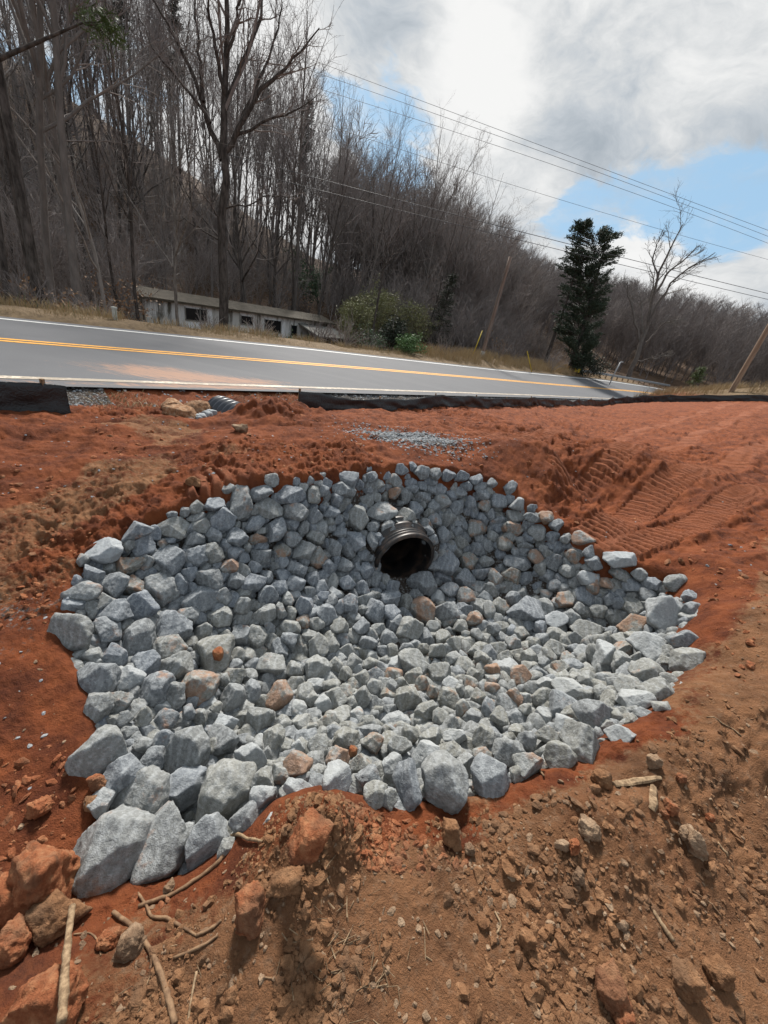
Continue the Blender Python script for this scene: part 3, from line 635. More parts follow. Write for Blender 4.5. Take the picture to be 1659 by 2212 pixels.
# a lower layer closing the voids
for v in np.arange(1010, 1900, 21.0):
    for u in np.arange(110, 1530, 27.0):
        uu, vv = u + rs.uniform(-9, 9), v + rs.uniform(-7, 7)
        if inpoly(np.array([uu]), np.array([vv]), RIMPX)[0] < 14 or ((uu - 878) / 66) ** 2 + ((vv - 1212) / 84) ** 2 < 1: continue
        f = .8 + .8 * float(ssn(np.array(vv), 1150, 1800)); add_stone(uu, vv, 17 * f * rs.uniform(.8, 1.2), 15 * f * rs.uniform(.8, 1.2), rs.choice(list('gbd')), 1.5, False)
NS = len(STONES)
SU = np.array([o.u for o in STONES]); SV = np.array([o.v for o in STONES])
TOPI = np.arange(N_TOP)
def stone_mesh_data(i, sub, seed):
    o = STONES[i]; r = np.random.default_rng(seed)
    D, Fc = ICO[sub]
    n_pl = []; h_pl = []
    def plane(n, h): n = np.asarray(n, float); n_pl.append(n / np.linalg.norm(n)); h_pl.append(h)
    a, b = o.a, o.b; c = (a * b) ** .5 * r.uniform(.6, .95)
    # faces turned towards each neighbour so that the stones lie close without running through one another
    if i < N_TOP:
        du = SU[:N_TOP] - o.u; dv = -(SV[:N_TOP] - o.v); dd = np.hypot(du, dv)
        for j in np.argsort(dd)[1:14]:
            q = STONES[j]; nx, ny = du[j] / dd[j], dv[j] / dd[j]
            hi = 1 / math.hypot(nx / a, ny / b); hj = 1 / math.hypot(nx / q.a, ny / q.b)
            if dd[j] > (hi + hj) * 1.25: continue
            cut = dd[j] * hi / (hi + hj) * 1.05
            if q.real and (q.a * q.b) < .35 * a * b: cut = max(cut, hi * .93)
            plane((nx, ny, r.normal(.05, .28)), min(max(cut, hi * .72), hi * 1.08))
    k = r.integers(5, 8); th0 = r.uniform(0, 6.28)
    for t in range(k):
        th = th0 + t * 6.283 / k + r.normal(0, .25); nx, ny = cos(th), sin(th)
        nz = r.normal(0, .5); n = np.array([nx, ny, nz]); n /= np.linalg.norm(n)
        plane(n, r.uniform(.80, 1.10) / math.sqrt((n[0] / a) ** 2 + (n[1] / b) ** 2 + (n[2] / c) ** 2))
    if r.uniform() < .45:                                   # a broad cleaved face, tilted any way
        n = np.array([r.normal(0, .8), r.normal(.5, .5), 1.0]); n /= np.linalg.norm(n); plane(n, r.uniform(.42, .62) / math.sqrt((n[0] / a) ** 2 + (n[1] / b) ** 2 + (n[2] / c) ** 2))
    for sgn in (1, 1, 1, -1, -1):
        n = np.array([r.normal(0, .7), r.normal(.25 if sgn > 0 else -.2, .7), sgn]); n /= np.linalg.norm(n)
        plane(n, r.uniform(.66, .98) / math.sqrt((n[0] / a) ** 2 + (n[1] / b) ** 2 + (n[2] / c) ** 2))
    Np = np.array(n_pl); Hp = np.array(h_pl)
    dots = np.maximum(D @ Np.T / Hp, 1e-4); p = r.uniform(32, 85)
    rad = (dots ** p).sum(1) ** (-1 / p)
    rad = np.minimum(rad, 1.35 / np.sqrt((D[:, 0] / a) ** 2 + (D[:, 1] / b) ** 2 + (D[:, 2] / c) ** 2))
    s = (a * b) ** .5; off = r.uniform(0, 500, 3)
    V = D * rad[:, None]
    nz = .060 * vn3(V / s * 1.6 + off, 1) + .045 * vn3(V / s * 3.6 + off, 2) + (.026 * vn3(V / s * 8 + off, 3) if sub > 2 else 0) + (.016 * vn3(V / s * 17 + off, 4) if sub > 3 else 0)
    V = V * (1 + nz * 1.0)[:, None]
    wpos = (V[:, :1] * IX + V[:, 1:2] * IY - V[:, 2:] * FWD) * o.m
    return wpos, Fc
TONE = dict(g=.62, b=.12, t=.85, w=.45, d=.35)
area = np.array([o.a * o.b * (1 if k < N_TOP else 0) for k, o in enumerate(STONES)])
order = np.argsort(-area); IND = order[:300]; REST = order[300:]

def zone_of(o):
    u, v = o.u, o.v
    if v > 1740 and u < 600: return "front left spill"
    if v > 1640 and u >= 600 and u < 780: return "near rim behind the clay slab"
    if v > 1625 and u < 600: return "lower left rim"
    if v > 1640: return "near rim beside the brown soil"
    if u < 250 and v < 1330: return "upper left rim"
    if u < 330: return "left rim"
    if v < 1130 and u < 640: return "top left of the far stone slope"
    if v < 1110 and u < 960: return "crest above the black pipe"
    if v < 1180 and u >= 960: return "far slope right above the black pipe"
    if v < 1300 and 640 <= u < 830: return "far slope left of the black pipe"
    if v < 1300 and u < 640: return "far slope at the left corner"
    if 830 <= u < 990 and v < 1360: return "slope foot below the black pipe"
    if u > 1320 and v < 1330: return "upper right rim"
    if u > 1320 and v < 1480: return "right rim"
    if u > 1130 and v >= 1480: return "lower right rim"
    if u >= 960 and v < 1330: return "right slope beside the black pipe"
    if u < 560: return "left inner slope"
    if u > 1080: return "right inner slope"
    if v < 1480: return "middle of the basin floor"
    return "front of the basin floor"
RNK = {int(i): k for k, i in enumerate(order[:300])}
def word(o, k):
    size = "huge" if k < 18 else "large" if k < 80 else "medium" if k < 190 else "small"
    tone = dict(g="plain grey", b="blue-grey", t="rust-stained", w="pale grey", d="dark grey")[o.kind]
    e = o.a / o.b; shape = "wide" if e > 1.55 else "upright" if e < .85 else "blocky"
    return f"{size} {tone} {shape} stone"
fams = {}
for i in IND: fams.setdefault((word(STONES[i], RNK[int(i)]), zone_of(STONES[i])), []).append(int(i))
ORD = ["leftmost"] + [o + " from left" for o in "second third fourth fifth sixth seventh eighth ninth".split()]
LAB = {}
for (w, z), l in fams.items():
    if len(l) == 1: LAB[l[0]] = f"{w} on the {z}"; continue
    l = sorted(l, key=lambda i: STONES[i].u)
    for k, i in enumerate(l):
        pos = ("left one", "right one")[k] if len(l) == 2 else ("rightmost" if k == len(l) - 1 else ORD[min(k, 8)])
        LAB[i] = f"{w} on the {z}, {pos}"
def stone_attrs(o, n, r):
    rust = {'t': r.uniform(.6, 1.0), 'g': r.uniform(0, .5), 'b': r.uniform(0, .42), 'w': r.uniform(0, .42), 'd': r.uniform(0, .5)}[o.kind]
    pale = {'w': r.uniform(.55, .9), 'd': 0, 'g': r.uniform(0, .28), 'b': r.uniform(0, .22), 't': r.uniform(0, .25)}[o.kind]
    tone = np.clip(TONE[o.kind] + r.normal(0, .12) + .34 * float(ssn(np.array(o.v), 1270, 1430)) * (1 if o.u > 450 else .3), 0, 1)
    return dict(tone=np.full(n, tone), rust=np.full(n, rust), pale=np.full(n, pale), rnd=np.full(n, r.uniform()))
for i in IND:
    i = int(i); o = STONES[i]; V, Fc = stone_mesh_data(i, 4, 100 + i)
    ob = mesh("riprap_stone", V, Fc, M_STONE, stone_attrs(o, len(V), np.random.default_rng(900 + i)), True)
    ob.location = o.c
    tag(ob, LAB[i], "stone", "grey riprap stones lining the basin")
def join_stones(idx, sub):
    VV, FF, AT, n = [], [], {}, 0
    for i in idx:
        i = int(i); o = STONES[i]; V, Fc = stone_mesh_data(i, sub, 100 + i); VV.append(V + o.c); FF.append(Fc + n); n += len(V)
        for k, a in stone_attrs(o, len(V), np.random.default_rng(900 + i)).items(): AT.setdefault(k, []).append(a)
    return np.vstack(VV), np.vstack(FF), {k: np.concatenate(a) for k, a in AT.items()}
V1, F1, A1 = join_stones([i for i in REST if i < N_TOP], 3)
V2, F2, A2 = join_stones([i for i in REST if i >= N_TOP], 2)
ob = mesh("riprap_rubble", np.vstack([V1, V2]), np.vstack([F1, F2 + len(V1)]), M_STONE, {k: np.concatenate([A1[k], A2[k]]) for k in A1}, True)
tag(ob, "smaller grey stones wedged between the large riprap", "rubble", None, 'stuff')

# ------------------------------------------------------------------ pipes
def black_plastic(name, col=(.012, .012, .013), rough=.38):
    m, t, b = mat(name, rough, .5); p = obj_co(t)
    n = t.noise(p, 7, 6, .7)
    t.l.new(t.mix(t.math('MULTIPLY', t.ss(n, .42, .68), .7), col, (.10, .062, .042)), b.inputs['Base Color'])
    t.l.new(t.math('ADD', t.math('MULTIPLY', n, .35), rough - .12), b.inputs['Roughness'])
    return m
M_PIPE = black_plastic("black_plastic")
def revolve(profile, axis, n=64):
    """profile: (along, radius) points swept round the axis starting at the origin"""
    axis = np.asarray(axis, float); axis /= np.linalg.norm(axis)
    a = np.cross(axis, (0, 0, 1)); a /= np.linalg.norm(a); b = np.cross(a, axis)
    th = np.arange(n) * 2 * pi / n
    V = [axis * al + rd * (np.cos(t_) * a + np.sin(t_) * b) for al, rd in profile for t_ in th]
    m = len(profile); i = np.arange(m - 1)[:, None] * n; j = np.arange(n)[None]; k = (j + 1) % n
    return np.array(V), np.stack([i + j, i + k, i + n + k, i + n + j], -1).reshape(-1, 4)
paxis = PIPE_AX; OR = PIPE_R
pipe = empty("drain_pipe", PIPE_C); tag(pipe, "black plastic drain pipe opening in the far wall", "pipe")
prof = [(0, OR - .035), (0, OR), (.012, OR + .004)]
for k in range(3): prof += [(.035 + .035 * k, OR + .004), (.042 + .035 * k, OR - .006), (.050 + .035 * k, OR - .006), (.057 + .035 * k, OR + .004)]
al = .15
while al < 1.6: prof += [(al, OR - .004), (al + .015, OR + .03), (al + .055, OR + .03), (al + .075, OR - .004)]; al += .1
v, f = revolve(prof, paxis); mesh("outer_shell", v, f[:, ::-1], M_PIPE, None, True, pipe)
prof = [(0, OR - .035)]
al = .02
while al < 2.6: prof += [(al, OR - .036), (al + .30, OR - .038), (al + .31, OR - .034), (al + .33, OR - .034)]; al += .36
v, f = revolve(prof + [(2.7, .001)], paxis); mesh("inner_wall", v, f, M_PIPE, None, True, pipe)

# corrugated culvert end by the road
def culv_mat():
    m, t, b = mat("culvert_plastic", .35, .5); p = obj_co(t)
    b.inputs['Base Color'].default_value = (.03, .034, .045, 1); return m
M_CULV = culv_mat()
ci = ground_hit(500, 886); ci = hit(497, 886, .02); cv = empty("corrugated_culvert", ci); tag(cv, "dark corrugated culvert end half buried beside the orange boulders", "culvert")
caz = R(112); cax = np.array([sin(caz), cos(caz), -.03]); CR = .255
prof = [(0, CR - .02), (0, CR + .03), (.02, CR + .035)]; al = .03
while al < .62: prof += [(al, CR - .015), (al + .018, CR + .035), (al + .055, CR + .035), (al + .073, CR - .015)]; al += .092
v, f = revolve(prof, cax, 48); mesh("ribbed_shell", v - cax * .25 + np.array([0, 0, -.13]), f[:, ::-1], M_CULV, None, True, cv)
v, f = revolve([(0, CR - .02), (.6, CR - .02), (.62, .001)], cax, 48); mesh("inner_wall", v - cax * .25 + np.array([0, 0, -.13]), f, M_PIPE, None, True, cv)

# ------------------------------------------------------------------ clods, boulders, pebbles
def lump(name, p, a, b, c, m, seed, rz=0, tilt=(0, 0), sub=4, p_=14, rough=1.0, attrs=None):
    r = np.random.default_rng(seed); D, Fc = ICO[sub]
    N = r.normal(size=(16, 3)); N /= np.linalg.norm(N, axis=1)[:, None]; N = np.vstack([N, [[0, 0, 1], [0, 0, -1], [1, .1, .1], [-1, .1, 0], [0, 1, .2], [0, -1, .1]]])
    N /= np.linalg.norm(N, axis=1)[:, None]
    H = r.uniform(.8, 1.05, len(N)) / np.sqrt((N[:, 0] / a) ** 2 + (N[:, 1] / b) ** 2 + (N[:, 2] / c) ** 2)
    rad = (np.maximum(D @ N.T / H, 1e-4) ** p_).sum(1) ** (-1 / p_); V = D * rad[:, None]; s = (a * b * c) ** (1 / 3); off = r.uniform(0, 99, 3)
    V = V * (1 + rough * (.10 * vn3(V / s * 1.7 + off, 5) + .07 * vn3(V / s * 4 + off, 6) + .04 * vn3(V / s * 9 + off, 7) + .025 * vn3(V / s * 20 + off, 8)))[:, None]
    o = mesh(name, V, Fc, m, attrs, True); o.location = p; o.rotation_euler = (tilt[0], tilt[1], rz); return o
def at(u, v, up=0.0):
    p = ground_hit(u, v); return np.array([p[0], p[1], float(gz(p[0], p[1])[0]) + up]) if p is not None else hit(u, v, 0)
CLODS = [  # u, v, width, height, material, label, name
    (672, 1812, 175, 62, 'R', "big tilted orange clay slab on the soil lip below the stones", "clay_slab", (.55, -.45)),
    (612, 1908, 115, 36, 'B', "flat brown soil flake under the tilted orange slab", "soil_clod", (.2, .1)),
    (545, 1960, 62, 105, 'R', "tall crumbling orange clod leaning left of the soil lip", "clay_clod", (0, .2)),
    (88, 1905, 130, 150, 'R', "largest reddish clod at the left, beside the biggest front stones", "clay_clod", (.1, .2)),
    (30, 1945, 90, 90, 'R', "angular red clod at the left edge below the largest clod", "clay_clod", (.3, 0)),
    (115, 1985, 95, 90, 'B', "rounded brown clod below the largest reddish clod", "soil_clod", (0, 0)),
    (282, 2040, 55, 65, 'T', "tan flat-faced clod between the pale stick and the long root", "soil_clod", (.6, 0)),
    (28, 2040, 70, 80, 'R', "pinkish red clod at the left edge above the bottom corner", "clay_clod", (.2, .4)),
    (110, 2165, 150, 120, 'R', "broad orange clod under the lower end of the pale stick", "clay_clod", (.1, .1)),
    (232, 2030, 50, 40, 'R', "small orange clod right of the pale stick", "clay_clod", (0, 0)),
    (1324, 2150, 66, 80, 'R', "orange clay lump alone near the bottom right", "clay_clod", (0, 0)),
    (1352, 2205, 45, 40, 'R', "orange clod at the bottom edge below the orange clay lump", "clay_clod", (0, 0)),
    (1485, 2125, 60, 60, 'B', "brown clod right of the orange clay lump near the bottom", "soil_clod", (.2, 0)),
    (1555, 2105, 60, 45, 'B', "dark brown clod at lower right past the brown clod", "soil_clod", (0, .2)),
    (1451, 1746, 28, 32, 'R', "round orange clod beside the upright wood chip", "clay_clod", (0, 0)),
    (1437, 1761, 14, 18, 'R', "tiny orange clod touching the round orange clod", "clay_clod", (0, 0)),
    (1242, 1828, 24, 30, 'R', "orange clod next to a grey pebble on the brown soil", "clay_clod", (0, 0)),
    (1216, 1825, 26, 22, 'T', "grey-brown pebble touching the orange clod on brown soil", "pebble", (0, 0)),
    (1273, 1790, 46, 40, 'T', "largest tan pebble on the brown soil, above the orange clod", "pebble", (.2, 0)),
    (1411, 1645, 28, 32, 'T', "pale tan stone on the right soil above the wood chips", "pebble", (.3, 0)),
    (1300, 1680, 44, 36, 'B', "brown clod on the rim soil left of the wood chips", "soil_clod", (0, 0)),
    (1472, 1680, 24, 18, 'R', "orange pebble right of the lying wood chip", "clay_clod", (0, 0)),
    (1500, 1820, 40, 80, 'T', "long tan clod with an orange patch on the right soil", "soil_clod", (.5, 0)),
    (1535, 1765, 18, 18, 'R', "orange pebble on the right soil above the long tan clod", "clay_clod", (0, 0)),
    (1250, 1895, 22, 34, 'T', "upright tan pebble below the orange and grey pair", "pebble", (0, 0)),
    (1140, 2030, 36, 34, 'B', "brown rounded clod amid straw in the bottom middle", "soil_clod", (0, 0)),
    (1480, 1800, 26, 24, 'T', "tan pebble left of the long tan clod", "pebble", (0, 0)),
    (975, 1800, 40, 70, 'B', "brown soil chunk below the near blue-grey stones", "soil_clod", (.2, 0)),
    (1015, 1835, 24, 20, 'T', "tan chip right of the brown soil chunk under the near rim", "pebble", (0, 0)),
    (365, 1920, 22, 24, 'T', "small tan stone at the foot of the tallest front stone", "pebble", (0, 0)),
    (200, 1735, 50, 26, 'B', "flat brown clod left of the front stones", "soil_clod", (.1, 0)),
    (85, 1745, 45, 36, 'R', "red clod among crumbs on the left soil", "clay_clod", (0, 0)),
    (210, 1690, 40, 32, 'R', "red clay clod against the left rim stones", "clay_clod", (0, 0)),
    (420, 1040, 120, 22, 'B', "low brown clump behind the left rim on the red clay", "soil_clod", (0, 0)),
    (520, 925, 40, 18, 'T', "tan rock on the red mound below the culvert", "rock", (.1, 0)),
]
CM = dict(R=M_CLOD_RED, B=M_CLOD_BROWN, T=M_CLOD_TAN)
ANG = {"clay_slab": 38}
def frame_rot(o, ang):
    c, n = cos(R(ang)), sin(R(ang)); X = c * IX + n * IY; Y = -n * IX + c * IY; Z = -FWD
    o.matrix_world = Matrix(((X[0], Y[0], Z[0], o.location[0]), (X[1], Y[1], Z[1], o.location[1]), (X[2], Y[2], Z[2], o.location[2]), (0, 0, 0, 1)))
for k, (u, v, w, h, m, lab, nm, tl) in enumerate(CLODS):
    p = at(u, v + h * .30); d = np.linalg.norm(p - EYE); c = EYE + ray(u, v) * d * (.93 if nm == 'clay_slab' else .992); sc = scale_at(c); a, b_ = w * sc / 2, h * sc / 2
    o = lump(nm, c, a, b_, min((a * b_) ** .5 * .85, b_ * 1.2), CM[m], 300 + k, 0, (0, 0), 4, 22, 1.35); frame_rot(o, ANG.get(nm, rs.uniform(-12, 12)))
    tag(o, lab, nm.split('_')[-1])
# small orange clods lying on the stones
for u, v, w, lab in ((472, 1410, 26, "round orange clod lying on the flat grey left stone"), (762, 1624, 22, "orange clod lying on the front basin stones"), (1043, 1735, 16, "red crumb of clay caught against the near blue-grey stone")):
    j = int(np.argmin(np.hypot(SU[:N_TOP] - u, SV[:N_TOP] - v))); p = STONES[j].c - ray(u, v) * STONES[j].m * STONES[j].b * .85
    p = EYE + ray(u, v) * np.linalg.norm(p - EYE); o = lump("clay_clod", p, w * scale_at(p) / 2, w * scale_at(p) / 2, w * scale_at(p) / 2.2, M_CLOD_RED, int(u), 0, (0, 0), 3); tag(o, lab, "clod")
for k, (u, v, w, h, lab, m) in enumerate(((395, 893, 75, 40, "squared orange boulder left of the culvert end", M_BOULDER), (430, 876, 90, 28, "long tan boulder lying behind the squared orange boulder", M_BOULDER),
        (470, 874, 60, 28, "pale tan boulder touching the culvert end", M_BOULDER), (372, 874, 70, 22, "flat orange rock left of the tan boulder", M_BOULDER), (545, 884, 50, 14, "flat pale rock right of the culvert end", M_BOULDER))):
    p = hit(u, v + h * .3, -.02); sc = scale_at(p); o = lump("boulder", p + np.array([0, 0, h * sc * .1]), w * sc / 2, w * sc / 3, h * sc * .6, m, 600 + k, .3 * k, (.05, 0), 4, 18, .8); tag(o, lab, "boulder")
for k, (u, v, w) in enumerate(((404, 902, 22), (420, 899, 26), (437, 900, 20), (447, 895, 24), (457, 893, 20), (412, 908, 16), (430, 905, 18))):
    p = hit(u, v, .02); sc = scale_at(p); n = len(ICO[3][0])
    o = lump("grey_stone", p, w * sc / 2, w * sc / 2, w * sc / 2.6, M_STONE, 650 + k, k, (0, 0), 3, 16, .7, dict(tone=np.full(n, .2), rust=np.full(n, 0), pale=np.full(n, .6), rnd=np.full(n, k * .1)))
    tag(o, ["pale grey stone at the foot of the squared orange boulder", "wide pale stone under the pale tan boulder", "pale grey stone between boulder and culvert, third from left", "pale stone close to the culvert mouth, second from right", "pale stone touching the culvert end, rightmost of the row", "lowest small pale stone in front of the squared boulder", "small pale stone in front of the wide one by the culvert"][k], "stone", "pale stones by the culvert end")

def scatter(name, pts, sizes, m, label, cat, seed, sub=1, flat=.75, attrs=False):
    r = np.random.default_rng(seed); D, Fc = ICO[sub]; nv = len(D); n = len(pts)
    base = []
    for k in range(10):
        N = r.normal(size=(8, 3)); N /= np.linalg.norm(N, axis=1)[:, None]; H = r.uniform(.55, 1.05, 8)
        base.append(D * ((np.maximum(D @ N.T / H, .02) ** 24).sum(1) ** (-1 / 24)).clip(.45, 1.35)[:, None] * (1 + .10 * r.normal(size=(len(D), 1))))
    base = np.array(base)[r.integers(0, 10, n)]
    sc = sizes[:, None] * np.column_stack([r.uniform(.75, 1.3, n), r.uniform(.7, 1.1, n), r.uniform(.5, 1, n) * flat])
    V = base * sc[:, None, :]; th = r.uniform(0, 6.28, n); c, s_ = np.cos(th)[:, None], np.sin(th)[:, None]
    ph = r.normal(0, .5, n); cp, sp = np.cos(ph)[:, None], np.sin(ph)[:, None]
    y, z = V[..., 1] * cp - V[..., 2] * sp, V[..., 1] * sp + V[..., 2] * cp
    V = np.stack([V[..., 0] * c - y * s_, V[..., 0] * s_ + y * c, z], -1) + np.asarray(pts)[:, None]
    Fa = Fc[None] + (np.arange(n) * nv)[:, None, None]
    at_ = None
    if attrs: at_ = {k: np.repeat(a, nv) for k, a in dict(tone=r.uniform(0, .6, n), rust=r.uniform(0, .5, n), pale=r.uniform(0, .9, n), rnd=r.uniform(0, 1, n)).items()}
    o = mesh(name, V.reshape(-1, 3), Fa.reshape(-1, 3), m, at_, False); tag(o, label, None, None, 'stuff'); return o
rq = np.random.default_rng(21)
def soil_points(n, rmin, rmax, azr, cond):
    r = np.exp(rq.uniform(math.log(rmin), math.log(rmax), n)); a = np.radians(rq.uniform(*azr, n)); x, y = r * np.sin(a), r * np.cos(a)
    k = cond(x, y); x, y = x[k], y[k]; return np.column_stack([x, y, gz(x, y)])
def clump(x, y, f, lo, hi, seed): return rq.uniform(size=len(x)) < ssn(fbm2(x * f, y * f, 3, seed), lo, hi)
c1 = soil_points(34000, .28, 3.4, (-85, 85), lambda x, y: (rim_dist(x, y) < -.03) & (inpoly(x, y, _bl) > -.05) & (clump(x, y, 3.2, -.25, .3, 7)))
scatter("soil_crumbs", c1, np.minimum(.0015 + .0026 * rq.exponential(1, len(c1)) ** 1.25, .02), M_CLOD_BROWN, "brown soil crumbs scattered over the foreground", "crumbs", 31)
c2 = soil_points(26000, .45, 7.0, (-80, 80), lambda x, y: (rim_dist(x, y) < -.02) & (inpoly(x, y, _bl) < .12) & (clump(x, y, 1.6, -.2, .35, 9)))
scatter("clay_crumbs", c2, np.minimum(.010 + .006 * np.hypot(c2[:, 0], c2[:, 1]), .003 + .005 * rq.exponential(1, len(c2)) ** 1.3), M_CLOD_RED, "red clay crumbs over the bare red ground", "crumbs", 32)
c3 = soil_points(1500, .35, 4.0, (-80, 80), lambda x, y: (rim_dist(x, y) < -.04))
scatter("tan_pebbles", c3, np.minimum((.0018 + .0026 * rq.exponential(1, len(c3))), .013), M_CLOD_TAN, "small tan pebbles strewn on the soil", "pebbles", 33)
c8 = soil_points(9000, .8, 3.4, (20, 85), lambda x, y: (rim_dist(x, y) < -.05) & (inpoly(x, y, _bl) > 0) & clump(x, y, 2.0, -.2, .45, 17))
scatter("soil_lumps", c8, np.minimum(.003 + .0048 * rq.exponential(1, len(c8)), .022), M_CLOD_BROWN, "loose brown lumps over the right-hand soil", "lumps", 38)
c9 = soil_points(1500, .8, 3.2, (5, 85), lambda x, y: (rim_dist(x, y) < -.05) & (inpoly(x, y, _bl) > 0))
scatter("pale_soil_chips", c9, np.minimum(.002 + .0035 * rq.exponential(1, len(c9)), .016), M_CLOD_TAN, "pale chips and pebbles on the right-hand soil", "chips", 39)
_g = rq.normal(size=(3000, 2)) * np.array([.38, .21]) + _gp[:2]; _k = rim_dist(_g[:, 0], _g[:, 1]) < -.05; _g = _g[_k]
scatter("gravel", np.column_stack([_g, gz(_g[:, 0], _g[:, 1])]), rq.uniform(.004, .017, len(_g)), M_GRAVEL, "patch of grey gravel on red clay behind the basin", "gravel", 34, 1, .8)
_sg = rq.uniform(-9, 26, 5200); _sgq = rq.uniform(5.95, 6.6, 5200); _k = (_sg < 1.6) | (_sg > 5.2) | (rq.uniform(size=5200) < .25); _gx, _gy = xy(_sg[_k], _sgq[_k])
scatter("shoulder_gravel", np.column_stack([_gx, _gy, gz(_gx, _gy)]), rq.uniform(.008, .022, len(_gx)), M_STONE, "loose gravel along the near road shoulder", "gravel", 35, 1, .8, True)
c4 = soil_points(420, 3.2, 9, (-55, 50), lambda x, y: (rim_dist(x, y) < -.05) & (sq(x, y)[1] < 5.6))
scatter("pale_pebbles", c4, rq.uniform(.004, .013, len(c4)), M_STONE, "stray grey pebbles on the far red clay", "pebbles", 36, 1, .8, True)
c5 = soil_points(60, .9, 2.6, (-62, -38), lambda x, y: rim_dist(x, y) < -.05)
scatter("stray_pebbles", c5, rq.uniform(.003, .010, len(c5)), M_STONE, "stray grey pebbles on the left red clay", "pebbles", 37, 1, .8, True)

# ------------------------------------------------------------------ sticks and roots
def stick(name, pts, w, m, lab, n=8, lift=.35, cat=None, up=0.0):
    P = []
    for k, (u, v) in enumerate(pts):
        p = at(u, v); p = EYE + (p - EYE) * (1 - up); P.append(p)
    P = np.array(P); sc = scale_at(P[0]); w = np.asarray(w, float) * sc / 2
    t = np.linspace(0, len(P) - 1, len(P) * 5 - 4); Q = np.column_stack([np.interp(t, np.arange(len(P)), P[:, i]) for i in range(3)])
    for _ in range(2): Q[1:-1] = (Q[:-2] + 2 * Q[1:-1] + Q[2:]) / 4
    Q[1:-1, :2] += np.random.default_rng(len(lab)).normal(0, 1, (len(Q) - 2, 2)) * w.mean() * .07
    rad = np.interp(t, np.linspace(0, len(P) - 1, len(np.atleast_1d(w))), np.atleast_1d(w)) * (1 + .07 * np.sin(t * 5.1) + .05 * np.cos(t * 8.3))
    Q[:, 2] = np.maximum(Q[:, 2], gz(Q[:, 0], Q[:, 1])) + rad * lift
    b = MB(); b.tube(Q, rad, n)
    if 'chip' in name: zc = b.v[0][:, 2].mean(); b.v[0][:, 2] = gz(b.v[0][:, 0], b.v[0][:, 1]) + (b.v[0][:, 2] - gz(b.v[0][:, 0], b.v[0][:, 1])) * .45 + .004
    o = b.build(name, m, None, 'chip' not in name); tag(o, lab, cat or name.split('_')[-1]); return o
stick("dry_stick", [(158, 1962), (150, 2020), (143, 2090), (140, 2160), (136, 2215)], [12, 13, 15, 14], M_STICK, "thick pale broken stick standing up the bottom left", 8, 1.2, None, .10)
stick("tree_root", [(245, 1972), (285, 2000), (322, 2050), (350, 2110), (365, 2160), (378, 2215)], [8, 9, 10, 11], M_ROOT, "long brown root curving down to the bottom edge", 8, .9)
stick("thin_root", [(298, 1930), (318, 1960), (325, 1982), (360, 1984), (385, 2000), (425, 2022)], [5, 6, 7, 4], M_ROOT, "thin forked root crossing right of the long root", 6, .9, "root")
stick("thin_root", [(425, 2022), (450, 2010), (470, 1998), (478, 1990)], [6, 7, 5], M_ROOT, "short thin root joining the forked root's right end", 6, .9, "root")
stick("thin_root", [(375, 2070), (410, 2058), (445, 2040), (470, 2022)], [5, 7, 5], M_ROOT, "short brown root below the forked one", 6, .8, "root")
stick("thin_root", [(160, 2020), (195, 2015), (212, 2032), (218, 2065)], [3, 4, 3], M_ROOT, "hair-thin root arching right of the pale stick", 5, .9, "root")
stick("dry_twig", [(425, 2100), (415, 2150), (405, 2212)], [6, 5, 5], M_STICK, "thin straw-coloured stem right of the long root", 6, .8, "twig")
stick("dry_root", [(300, 1960), (380, 1930), (440, 1890), (475, 1862), (484, 1846)], [8, 8, 9, 12], M_ROOT, "brown root running up to the front stones", 7, .8, "root")
stick("wood_chip", [(1324, 1697), (1370, 1690), (1425, 1684)], [12, 16, 8], M_STICK, "long flat wood chip lying on the right soil", 6, .5, "wood chip")
stick("wood_chip", [(1410, 1702), (1408, 1728), (1404, 1754)], [13, 17, 14], M_STICK, "short pale wood chip below the long flat one", 6, .5, "wood chip")
stick("dry_twig", [(1404, 1960), (1425, 1995), (1452, 2035)], [7, 9, 10], M_STICK, "dark split twig on the lower right soil", 6, .6, "twig")
stick("dry_twig", [(1495, 1925), (1530, 1950), (1555, 1980)], [3, 3, 3], M_ROOT, "thin bent twig on the right soil above the split one", 5, .8, "twig")
stick("dry_twig", [(1118, 1617), (1140, 1645), (1172, 1680)], [4, 4, 4], M_ROOT, "thin reddish twig poking from the near rim stones", 5, 3, "twig")
stick("dry_twig", [(1523, 1552), (1580, 1575), (1600, 1590)], [3, 3, 3], M_STICK, "straw-thin twig on the right bank", 5, .8, "twig")
stick("dry_twig", [(495, 1813), (530, 1818), (565, 1822)], [7, 7, 5], M_STICK, "pale twig between front stones and soil lip", 6, 3, "twig")
stick("dry_twig", [(1548, 1820), (1570, 1850)], [5, 5], M_STICK, "stubby pale twig at the right above the split twig", 5, .6, "twig")
stick("dry_twig", [(1068, 1970), (1082, 2000), (1064, 2030)], [4, 5, 3], M_STICK, "bent straw piece in the bottom middle", 5, .8, "twig")
stick("dry_twig", [(560, 2110), (600, 2118), (640, 2100)], [3, 4, 3], M_ROOT, "curled rootlet left of the bottom middle", 5, .8, "root")
c6 = soil_points(900, .35, 2.2, (-70, 80), lambda x, y: (rim_dist(x, y) < -.05) & (inpoly(x, y, _bl) > 0) & clump(x, y, 2.5, -.1, .4, 99))
_V = []; _Q = []
